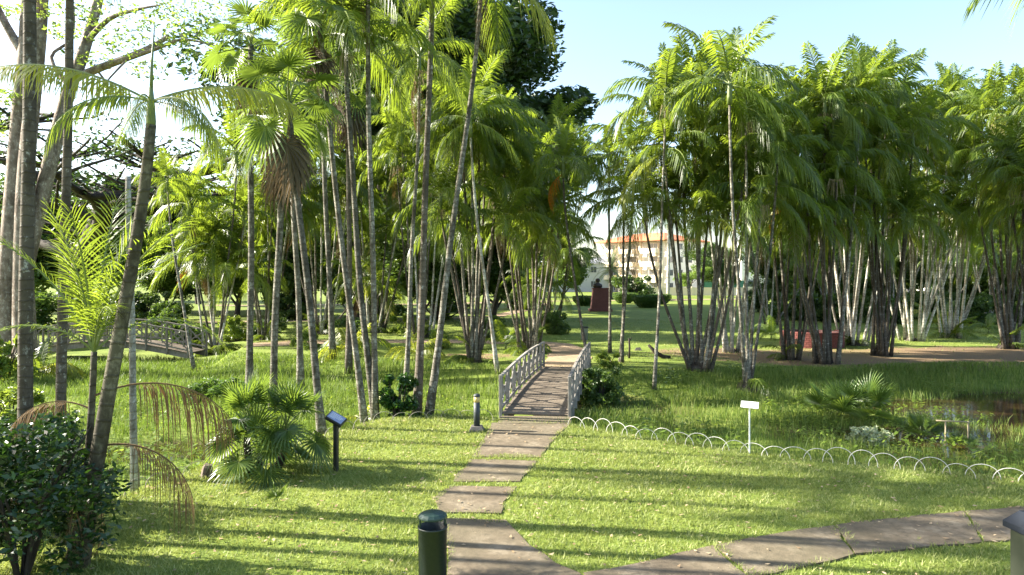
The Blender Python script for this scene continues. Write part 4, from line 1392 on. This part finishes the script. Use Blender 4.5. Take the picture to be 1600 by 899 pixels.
# ------------------------------------------------------------------ footbridges
def footbridge(label, A, B, width, npan, mat, arch=.12, planks=True, zA=.05, rail_h=1.02):
    """A, B = centre ends of the deck"""
    A, B = Vector((A[0], A[1], 0)), Vector((B[0], B[1], 0))
    d = B - A
    Ln = d.length
    root = empty('footbridge', (A.x, A.y, 0), math.atan2(d.y, d.x))
    tag(root, label, 'bridge')
    def dz(s):
        return zA + arch * math.sin(math.pi * max(0, min(1, s / Ln)))
    n = int(Ln / .235)
    pl = Ln / n
    if planks:
        m = MB()
        m.box((0, 0, 0), (pl - .014, width, .045), bev=.006)
        pm = m.mesh('plank', M['plank'])
        for i in range(n):
            s = (i + .5) * pl
            sl_ = math.atan2(dz(s + .1) - dz(s - .1), .2)
            inst('plank', pm, root, (s, 0, dz(s) + random.Random(i).uniform(-.004, .004)), (0, -sl_, random.Random(i + 50).uniform(-.004, .004)))
    for sd in (-1, 1):
        m = MB()
        for i in range(12):
            a, b = Ln * i / 12, Ln * (i + 1) / 12
            m.bar((a, sd * (width / 2 - .12), dz(a) - .16), (b, sd * (width / 2 - .12), dz(b) - .16), .12, .26)
        m.build('beam', M['rail_grey'], root)
        yy = sd * (width / 2 + .02)
        for nm, hh, ww, hgt in (('top_rail', rail_h, .09, .06), ('bottom_rail', .14, .06, .08)):
            m = MB()
            for i in range(npan):
                a, b = Ln * i / npan, Ln * (i + 1) / npan
                m.bar((a - .001, yy, dz(a) + hh), (b + .001, yy, dz(b) + hh), ww, hgt, bev=.008)
            m.build(nm, M[mat], root)
        for i in range(npan + 1):
            s = Ln * i / npan
            m = MB()
            m.box((0, 0, .36), (.085, .085, 1.40 if i in (0, npan) else 1.30), bev=.008)
            m.build('post', M[mat], root, loc=(s, yy + sd * .004, dz(s)))
        for i in range(npan):
            a, b = Ln * i / npan + .05, Ln * (i + 1) / npan - .05
            za, zb = dz(a), dz(b)
            lo, hi = .19, rail_h - .04
            for k, (u, v) in enumerate((((a, lo + za), (b, hi + zb)), ((a, hi + za), (b, lo + zb)))):
                m = MB()
                m.bar((u[0], yy + (.016 if k else -.016), u[1]), (v[0], yy + (.016 if k else -.016), v[1]), .03, .05)
                m.build('brace', M[mat], root)
            m = MB()
            m.box((0, 0, 0), (.17, .085, .17), bev=.01)
            m.build('centre_block', M[mat], root, loc=((a + b) / 2, yy, (za + zb) / 2 + (lo + hi) / 2))
            m = MB()
            m.box((0, 0, 0), (.045, .03, rail_h - .24), bev=.004)
            m.build('baluster', M[mat], root, loc=((a + b) / 2 - (b - a) * .30, yy, (za + zb) / 2 + (lo + hi) / 2))
            m.build('baluster', M[mat], root, loc=((a + b) / 2 + (b - a) * .30, yy, (za + zb) / 2 + (lo + hi) / 2))
    return root
footbridge('weathered white-railed wooden footbridge leading away from the concrete path', (.62, 19.1), (2.25, 29.0), 1.84, 9, 'rail_wood')
footbridge('far grey wooden footbridge seen side-on at the left behind the trunks', (-24.6, 36.4), (-15.9, 35.6), 1.7, 8, 'rail_grey', arch=.55, zA=.0)
# concrete apron between path and bridge
m = MB()
m.prism(jag([(-.38, 18.05), (1.50, 18.05), (1.58, 19.04), (-.30, 19.04)], .4, .02, 4), -.30, .028)
m.build('slab', M['concrete'], path_o)

# ------------------------------------------------------------------ litter bin
def lathe_part(name, prof, mat, parent, n=28, loc=None, smooth=True):
    m = MB()
    m.lathe(prof, n)
    return m.build(name, M[mat], parent, smooth, loc)
b = wp(676, 905, 8.55)
bx_, by_ = b.x, b.y
bz = gz(bx_, by_)
bn = empty('litter_bin', (bx_, by_, bz))
tag(bn, 'dark green cylindrical litter bin with domed lid beside the path', 'litter bin')
body = lathe_part('body', [(.005, .05), (.168, .05), (.170, .06), (.174, .74), (.180, .745), (.180, .765), (.172, .768), (.166, .76), (.164, .10), (.005, .10)], 'bin_green', bn)
lathe_part('foot', [(.005, -.03), (.12, -.03), (.12, .05), (.10, .056), (.005, .056)], 'black_iron', bn, 20)
lathe_part('lid', [(.005, .868), (.165, .868), (.178, .874), (.180, .884), (.176, .90), (.14, .925), (.07, .945), (.005, .952)], 'bin_lid', bn, 14, smooth=False)
for k in range(2):
    m = MB()
    a = R(200 + 180 * k)
    m.box((math.cos(a) * .155, math.sin(a) * .155, .815), (.022, .03, .13), bev=.004)
    m.build('lid_bracket', M['bin_lid'], bn)

# ------------------------------------------------------------------ light bollard
g = gp(745, 673)
bo = empty('light_bollard', (g.x, g.y, gz(g.x, g.y)))
tag(bo, 'dark light bollard with amber band at the left of the footbridge', 'bollard')
m = MB()
m.add([(-.21, -.21, -.05), (.21, -.21, -.05), (.21, .21, -.05), (-.21, .21, -.05), (-.13, -.13, .12), (.13, -.13, .12), (.13, .13, .12), (-.13, .13, .12)],
      [(3, 2, 1, 0), (4, 5, 6, 7), (0, 1, 5, 4), (1, 2, 6, 5), (2, 3, 7, 6), (3, 0, 4, 7)])
m.build('plinth', M['stone_dark'], bo)
lathe_part('post', [(.005, .11), (.078, .11), (.078, .70), (.005, .705)], 'bollard', bo, 20)
lathe_part('lamp_band', [(.005, .70), (.074, .70), (.074, .84), (.005, .842)], 'bollard_lens', bo, 20)
lathe_part('cap', [(.005, .838), (.082, .838), (.084, .86), (.07, .895), (.03, .91), (.005, .912)], 'bollard', bo, 20)

# far litter bin
g = gp(913, 531)
fb = empty('litter_bin', (g.x, g.y, gz(g.x, g.y)))
tag(fb, 'small grey cylindrical bin beside the path beyond the footbridge', 'litter bin')
lathe_part('body', [(.005, -.03), (.20, -.03), (.22, .72), (.23, .75), (.20, .76), (.19, .1), (.005, .1)], 'grey_metal', fb, 20)
lathe_part('rim', [(.22, .70), (.245, .70), (.245, .78), (.225, .78)], 'black_iron', fb, 20)

# ------------------------------------------------------------------ plaque and sign
g = gp(525, 737)
pq = empty('information_plaque', (g.x, g.y, gz(g.x, g.y)), R(-18))
tag(pq, 'dark post with tilted blue-grey information plaque on the left lawn', 'sign')
m = MB()
m.box((0, 0, .46), (.085, .085, 1.0), bev=.008)
m.build('post', M['black_iron'], pq)
rot = Matrix.Rotation(R(20), 3, 'X') @ Matrix.Rotation(R(30), 3, 'Y')
m = MB()
m.box(Vector((0, 0, 1.02)), (.36, .26, .075), rot, bev=.01)
hd = m.build('desk', M['black_iron'], pq)
m = MB()
m.box(Vector((0, 0, 1.02)) + rot @ Vector((0, 0, .041)), (.31, .21, .006), rot)
m.build('face', M['plaque'], hd)
m = MB()
for k, (ln_, oy) in enumerate([(.20, .065), (.25, .03), (.24, 0), (.22, -.03), (.12, -.06)]):
    m.box(Vector((0, 0, 1.02)) + rot @ Vector((-.13 + ln_ / 2, oy, .0465)), (ln_, .009, .003), rot)
m.build('print_lines', M['plaque_text'], hd)

g = gp(1171, 709)
sg = empty('white_sign', (g.x, g.y, gz(g.x, g.y)))
tag(sg, 'small blank white sign on a thin white post at the marsh edge', 'sign')
m = MB()
m.tube([(0, 0, -.1), (0, 0, 1.0)], .018, 8)
m.build('post', M['sign_white'], sg)
m = MB()
m.box((0, -.02, 1.05), (.36, .014, .155), Matrix.Rotation(R(-22), 3, 'Z') @ Matrix.Rotation(R(-36), 3, 'X') @ Matrix.Rotation(R(2), 3, 'Y'), bev=.004)
m.build('board', M['sign_white'], sg)

# ------------------------------------------------------------------ hoop edging
def along(line, step):
    pts = [Vector((*p, 0)) for p in line]
    out, carry = [], 0.0
    for a, b_ in zip(pts, pts[1:]):
        L_ = (b_ - a).length
        s = carry
        while s < L_:
            out.append((a.lerp(b_, s / L_), math.atan2(b_.y - a.y, b_.x - a.x)))
            s += step
        carry = s - L_
    return out
def hoop_mesh(w, h, r, n=14):
    m = MB()
    pts = [(-w / 2, 0, -.08)] + [(-w / 2 * math.cos(math.pi * i / n), 0, h * math.sin(math.pi * i / n) ** .9) for i in range(n + 1)] + [(w / 2, 0, -.08)]
    m.tube(pts, r, 6)
    return m
def hoops(label, line, mat, step, w, h, seed):
    rg = random.Random(seed)
    root = empty('hoop_edging', (line[0][0], line[0][1], 0))
    tag(root, label, 'garden edging')
    me = hoop_mesh(w, h, .0068).mesh('hoop', M[mat], True)
    for i, (p, a) in enumerate(along(line, step)):
        o = inst('hoop', me, root, (p.x - line[0][0], p.y - line[0][1] + (.03 if i % 2 else -.03), gz(p.x, p.y) + rg.uniform(-.03, .01)), (rg.uniform(-.12, .12), rg.uniform(-.08, .08), a + rg.uniform(-.15, .15)), (rg.uniform(.92, 1.06), 1, rg.uniform(.85, 1.08)))
hoops('row of low white wire hoops along the right lawn edge', [(1.62, 17.75), (3.0, 16.45), (5.2, 14.95), (7.9, 13.75), (9.4, 12.85), (13, 10.9)], 'hoop_white', .41, .58, .30, 1)
hoops('row of weathered thin hoops along the left lawn edge', [(-.75, 18.6), (-1.75, 18.95), (-3.4, 18.35), (-4.6, 16.15), (-5.3, 14.75), (-6.1, 13.6), (-6.75, 11.8), (-8.5, 9.6)], 'hoop_grey', .46, .55, .26, 2)

# ------------------------------------------------------------------ small things on the lawns
def stump(label, px, py, h_, r_, name='tree_stump'):
    g = gp(px, py)
    m = MB()
    rg = random.Random(px)
    rad = [r_ * 1.4, r_, r_ * .95, r_ * .8]
    m.tube([(0, 0, -.05), (0, 0, h_ * .3), (.02, 0, h_ * .8), (.03, 0, h_)], rad, 9)
    o = m.build(name, M['bark'], None, False, loc=(g.x, g.y, gz(g.x, g.y)))
    tag(o, label, 'stump')
stump('small grey stump by the hoops left of the big low fan palm', 323, 745, .24, .10)
# leaning log and thin post by the far bank
g = gp(1030, 560)
m = MB()
m.tube([(-.5, 0, .62), (-.2, 0, .30), (.15, 0, .08), (.5, .05, .0)], [.06, .09, .10, .12], 8)
o = m.build('fallen_log', M['bark_dark'], None, True, loc=(g.x, g.y, gz(g.x, g.y)))
tag(o, 'short leaning log on the grass beyond the marsh', 'log')
g = gp(983, 560)
m = MB()
m.tube([(0, 0, -.05), (.02, 0, .5), (0, 0, .92)], [.05, .045, .045], 8)
m.tube([(.0, 0, .80), (.12, 0, .97)], [.03, .02], 6)
o = m.build('wooden_post', M['bark_dark'], None, True, loc=(g.x, g.y, gz(g.x, g.y)))
tag(o, 'short dark wooden post right of the single slender palms', 'post')
g = gp(997, 548)
m = MB()
m.add([(-.22, -.12, -.03), (.2, -.15, -.03), (.24, .12, -.03), (-.18, .16, -.03), (-.12, -.05, .14), (.1, -.06, .17), (.12, .06, .13), (-.08, .08, .15)],
      [(3, 2, 1, 0), (4, 5, 6, 7), (0, 1, 5, 4), (1, 2, 6, 5), (2, 3, 7, 6), (3, 0, 4, 7)])
o = m.build('stone', M['stone_dark'], None, False, loc=(g.x, g.y, gz(g.x, g.y)))
tag(o, 'small grey stone on the grass between post and log', 'stone')
# metal frame in the pond
g = gp(1495, 655)
m = MB()
gzv_ = gz(g.x, g.y)
for xx in (-.3, .3):
    m.tube([(xx, 0, -.1), (xx, 0, .75)], .02, 6)
m.tube([(-.55, 0, .77), (.32, 0, .73)], .02, 6)
o = m.build('stick_frame', M['fibre'], None, True, loc=(g.x, g.y, gzv_))
tag(o, 'thin pale stick frame standing in the pond', 'frame')

# ------------------------------------------------------------------ round brick planter
g = gp(1268, 541)
pr = empty('round_planter', (g.x, g.y, gz(g.x, g.y)))
tag(pr, 'round red brick planter behind the palm stems on the right', 'planter')
Rp, nb_ = 1.62, 40
lathe_part('core', [(.01, -.1), (Rp - .11, -.1), (Rp - .11, .80), (Rp - .4, .80), (Rp - .4, .62), (.01, .62)], 'mortar', pr, 40)
m = MB()
m.box((0, 0, 0), (2 * math.pi * Rp / nb_ - .014, .14, .098), bev=.008)
bm_ = m.mesh('brick', M['brick_red'])
for row in range(8):
    for k in range(nb_):
        a = 2 * math.pi * (k + .5 * (row % 2)) / nb_
        if math.sin(a) > .25:
            continue
        inst('brick', bm_, pr, (math.cos(a) * (Rp - .06), math.sin(a) * (Rp - .06), .04 + row * .108), (0, 0, a + math.pi / 2 + random.Random(row * 50 + k).uniform(-.02, .02)))
# ------------------------------------------------------------------ monument with bust
g = gp(938, 487)
mo = empty('monument', (g.x, g.y, gz(g.x, g.y)))
mo.scale = (.95, .95, .80)
tag(mo, 'red-brown stone monument with a dark bust on the far lawn', 'monument')
m = MB()
for z0, z1, w0, w1 in ((-.1, .35, 2.6, 2.5), (.35, 3.0, 2.2, 1.7), (3.0, 3.15, 1.85, 1.85)):
    a, b_ = w0 / 2, w1 / 2
    m.add([(-a, -a * .6, z0), (a, -a * .6, z0), (a, a * .6, z0), (-a, a * .6, z0), (-b_, -b_ * .6, z1), (b_, -b_ * .6, z1), (b_, b_ * .6, z1), (-b_, b_ * .6, z1)],
          [(3, 2, 1, 0), (4, 5, 6, 7), (0, 1, 5, 4), (1, 2, 6, 5), (2, 3, 7, 6), (3, 0, 4, 7)])
m.build('pedestal', M['red_stone'], mo)
m = MB()
m.lathe([(.01, 3.12), (.42, 3.12), (.55, 3.35), (.50, 3.62), (.20, 3.80), (.15, 3.92), (.24, 4.02), (.27, 4.20), (.20, 4.38), (.01, 4.45)], 14)
m.v = [(x_ * 1.0 - .3, y_ * .62, z_) for x_, y_, z_ in m.v]
m.add([(-.34, -.15, 4.22), (-.26, -.15, 4.22), (-.30, -.22, 4.10), (-.30, -.12, 4.06)], [(0, 1, 2), (0, 2, 3), (1, 3, 2)])
m.build('bust', M['bronze'], mo, True)

# ------------------------------------------------------------------ cabinet at the right edge
g = wp(1632, 905, 7.2)
cb = empty('control_cabinet', (g.x + .0, g.y, -.12), R(4))
tag(cb, 'grey-green metal box with dark cap cut by the right edge', 'box')
m = MB()
m.box((0, 0, .62), (.44, .40, 1.34), bev=.02)
m.build('body', M['rust_cover'], cb)
m = MB()
a, b_ = .25, .15
m.add([(-a, -a, 1.29), (a, -a, 1.29), (a, a, 1.29), (-a, a, 1.29), (-a, -a, 1.35), (a, -a, 1.35), (a, a, 1.35), (-a, a, 1.35), (-b_, -b_, 1.48), (b_, -b_, 1.48), (b_, b_, 1.48), (-b_, b_, 1.48)],
      [(3, 2, 1, 0), (0, 1, 5, 4), (1, 2, 6, 5), (2, 3, 7, 6), (3, 0, 4, 7), (4, 5, 9, 8), (5, 6, 10, 9), (6, 7, 11, 10), (7, 4, 8, 11), (8, 9, 10, 11)])
m.build('cap', M['cabinet_top'], cb)

# ------------------------------------------------------------------ far buildings
def part(name, parent, c, s, mat, bev=0.0):
    m = MB()
    m.box((0, 0, 0), s, bev=bev)
    return m.build(name, M[mat], parent, loc=c)
corner = Vector(at(1036, 160))
bl = empty('apartment_block', (corner.x, corner.y, 0), R(42))
tag(bl, 'pale apartment block with red tiled roof and stacked balconies', 'building')
# local +x runs to the right and away (street side), local +y runs to the left and away (balcony side)
FH, NF = 3.05, 4
LX, LY = 17.0, 19.0
part('wall', bl, (LX / 2 + .9, LY / 2, FH * NF / 2), (LX - 1.8, LY, FH * NF), 'wall_white')
for f in range(NF):
    z0 = f * FH
    for k in range(3):
        y0 = 1.2 + k * 6.2
        if f:
            part('balcony_slab', bl, (-.30, y0 + 2.1, z0 + .05), (2.3, 4.3, .18), 'wall_cream')
            part('balcony_front', bl, (-1.38, y0 + 2.1, z0 + .58), (.10, 4.3, .92), 'wall_cream')
            for e in (0, 4.22):
                part('balcony_side', bl, (-.68, y0 + e, z0 + .58), (1.3, .10, .92), 'wall_cream')
        w = part('window', bl, (.86, y0 + 2.1, z0 + 1.35), (.16, 2.6, 2.1), 'wall_cream')
        part('pane', w, (-.075, -.62, 0), (.05, 1.15, 1.9), 'window')
        part('pane', w, (-.075, .62, 0), (.05, 1.15, 1.9), 'window')
        part('pier', bl, (.55, y0 - .55, z0 + FH / 2), (.7, .55, FH - .02), 'wall_cream')
    for k in range(4):
        w = part('window', bl, (3.0 + k * 3.8, -.03, z0 + 1.6), (1.5, .16, 1.4), 'wall_grey')
        part('pane', w, (-.36, -.075, 0), (.64, .05, 1.25), 'window')
        part('pane', w, (.36, -.075, 0), (.64, .05, 1.25), 'window')
m = MB()
hx, hz0, hz1 = 1.2, FH * NF + .05, FH * NF + 2.1
x0, x1, y0, y1 = -.9, LX + .9, -1.0, LY + 1.0
m.add([(x0, y0, hz0), (x1, y0, hz0), (x1, y1, hz0), (x0, y1, hz0), ((x0 + x1) / 2 - 1, y0 + 6, hz1), ((x0 + x1) / 2 - 1, y1 - 6, hz1), (x0, y0, hz0 - .25), (x1, y0, hz0 - .25), (x1, y1, hz0 - .25), (x0, y1, hz0 - .25)],
      [(0, 1, 4), (1, 2, 5, 4), (2, 3, 5), (3, 0, 4, 5), (6, 7, 1, 0), (7, 8, 2, 1), (8, 9, 3, 2), (9, 6, 0, 3), (9, 8, 7, 6)])
m.build('roof', M['roof_tile'], bl)

def house(label, px, d, w, dp, h, rz, wallm, roofm, floors=2, nwin=4):
    g = Vector(at(px, d))
    r_ = empty('far_house', (g.x, g.y, 0), rz)
    tag(r_, label, 'building')
    part('wall', r_, (0, 0, h / 2), (w, dp, h), wallm)
    m = MB()
    a, b_ = w / 2 + .4, dp / 2 + .4
    m.add([(-a, -b_, h - .1), (a, -b_, h - .1), (a, b_, h - .1), (-a, b_, h - .1), (-a + 2, 0, h + 1.6), (a - 2, 0, h + 1.6)], [(3, 2, 1, 0), (0, 1, 5, 4), (1, 2, 5), (2, 3, 4, 5), (3, 0, 4)])
    m.build('roof', M[roofm], r_)
    for f in range(floors):
        for k in range(nwin):
            x_ = -w / 2 + w * (k + .5) / nwin
            ww = part('window', r_, (x_, -dp / 2 - .03, (f + .55) * h / floors), (1.5, .14, 1.5), 'wall_grey')
            part('pane', ww, (-.35, -.07, 0), (.62, .05, 1.35), 'window')
            part('pane', ww, (.35, -.07, 0), (.62, .05, 1.35), 'window')
house('long low house with grey roof left of the date palm', 905, 175, 20, 9, 7.0, R(8), 'wall_grey', 'roof_grey')
house('white two-storey house behind the right-hand palms, right of the apartment block', 1215, 160, 18, 10, 12, R(-6), 'wall_white', 'roof_grey', 3, 5)
house('long white house behind the palms at the right edge', 1560, 150, 34, 10, 9.0, R(-4), 'wall_white', 'roof_grey', 3, 8)
house('cream house glimpsed between the palm stems, middle right', 1400, 165, 22, 9, 8.5, R(3), 'wall_cream', 'roof_tile', 2, 5)
# boundary wall and green fence
def wall_run(label, a, b_, h, mat):
    A_, B_ = Vector(at(*a)), Vector(at(*b_))
    r_ = empty('boundary_wall', (A_.x, A_.y, 0), math.atan2(B_.y - A_.y, B_.x - A_.x))
    tag(r_, label, 'wall')
    L_ = (B_ - A_).length
    n_ = max(2, int(L_ / 5))
    part('wall_panel', r_, (L_ / 2, 0, h / 2), (L_, .2, h), mat)
    part('coping', r_, (L_ / 2, 0, h + .05), (L_ + .1, .3, .1), mat)
    for k in range(n_ + 1):
        part('pier', r_, (L_ * k / n_, 0, h / 2 + .1), (.4, .4, h + .3), mat)
wall_run('low cream boundary wall in front of the apartment block', (985, 140), (1180, 138), 1.5, 'wall_cream')
wall_run('low beige wall below the parked white car', (1380, 112), (1640, 108), 1.3, 'wall_cream')
g0, g1 = Vector(at(1098, 146)), Vector(at(1165, 144))
fr = empty('green_fence', (g0.x, g0.y, 0), math.atan2(g1.y - g0.y, g1.x - g0.x))
tag(fr, 'dark green metal fence behind the cream boundary wall', 'fence')
L_ = (g1 - g0).length
for k in range(5):
    part('post', fr, (L_ * k / 4, 0, 1.5), (.12, .12, 3.0), 'fence_green')
for k in range(4):
    part('panel', fr, (L_ * (k + .5) / 4, 0, 1.7), (L_ / 4 - .14, .05, 2.4), 'fence_green')

# ------------------------------------------------------------------ parked cars
def car(label, px, d, rz, paintm, z=0):
    g = Vector(at(px, d))
    r_ = empty('parked_car', (g.x, g.y, g.z + .05 + z), rz)
    tag(r_, label, 'car', 'cars parked beyond the beige wall')
    prof = [(-2.1, .35), (-2.12, .75), (-1.95, .92), (-1.35, .98), (-.75, 1.42), (.75, 1.46), (1.45, 1.02), (2.0, .85), (2.12, .6), (2.08, .32)]
    m = MB()
    n_ = len(prof)
    vs = []
    for yy, k in ((-.82, 0), (.82, 0)):
        vs += [(x_, yy * (.82 if z_ > 1.2 else 1), z_) for x_, z_ in prof]
    m.add(vs, [tuple(range(n_)), tuple(range(n_, 2 * n_))[::-1]] + [(i, n_ + i, n_ + (i + 1) % n_, (i + 1) % n_) for i in range(n_)])
    m.build('body', M[paintm], r_)
    for sd in (-1, 1):
        m = MB()
        m.add([(-1.2, sd * .835, 1.0), (1.25, sd * .835, 1.02), (.72, sd * .70, 1.40), (-.72, sd * .70, 1.37)], [(0, 1, 2, 3) if sd < 0 else (3, 2, 1, 0)])
        m.build('side_window', M['window'], r_)
        for xx in (-1.3, 1.3):
            m = MB()
            m.tube([(xx, sd * .68, .32), (xx, sd * .86, .32)], .32, 16)
            wl = m.build('wheel', M['tyre'], r_)
            m = MB()
            m.tube([(xx, sd * .84, .32), (xx, sd * .875, .32)], .19, 12)
            m.build('rim', M['grey_metal'], wl)
        m = MB()
        m.box((2.06, sd * .6, .68), (.12, .34, .16), bev=.02)
        m.build('headlight', M['sign_white'], r_)
    for xx, s0 in ((1.0, .68), (-1.05, -.68)):
        m = MB()
        xa, xb = (1.42, .80) if s0 > 0 else (-1.32, -.78)
        m.add([(xa, -.7, 1.05), (xa, .7, 1.05), (xb, .62, 1.43), (xb, -.62, 1.43)], [(0, 1, 2, 3)])
        m.v = [(x_ + (.02 if s0 > 0 else -.02), y_, z_ + .012) for x_, y_, z_ in m.v]
        m.build('windscreen', M['window'], r_)
car('white car parked beyond the beige wall on the right', 1525, 128, R(170), 'car_white', .55)
car('red car parked at the far right beyond the beige wall', 1592, 127, R(175), 'car_red', .55)
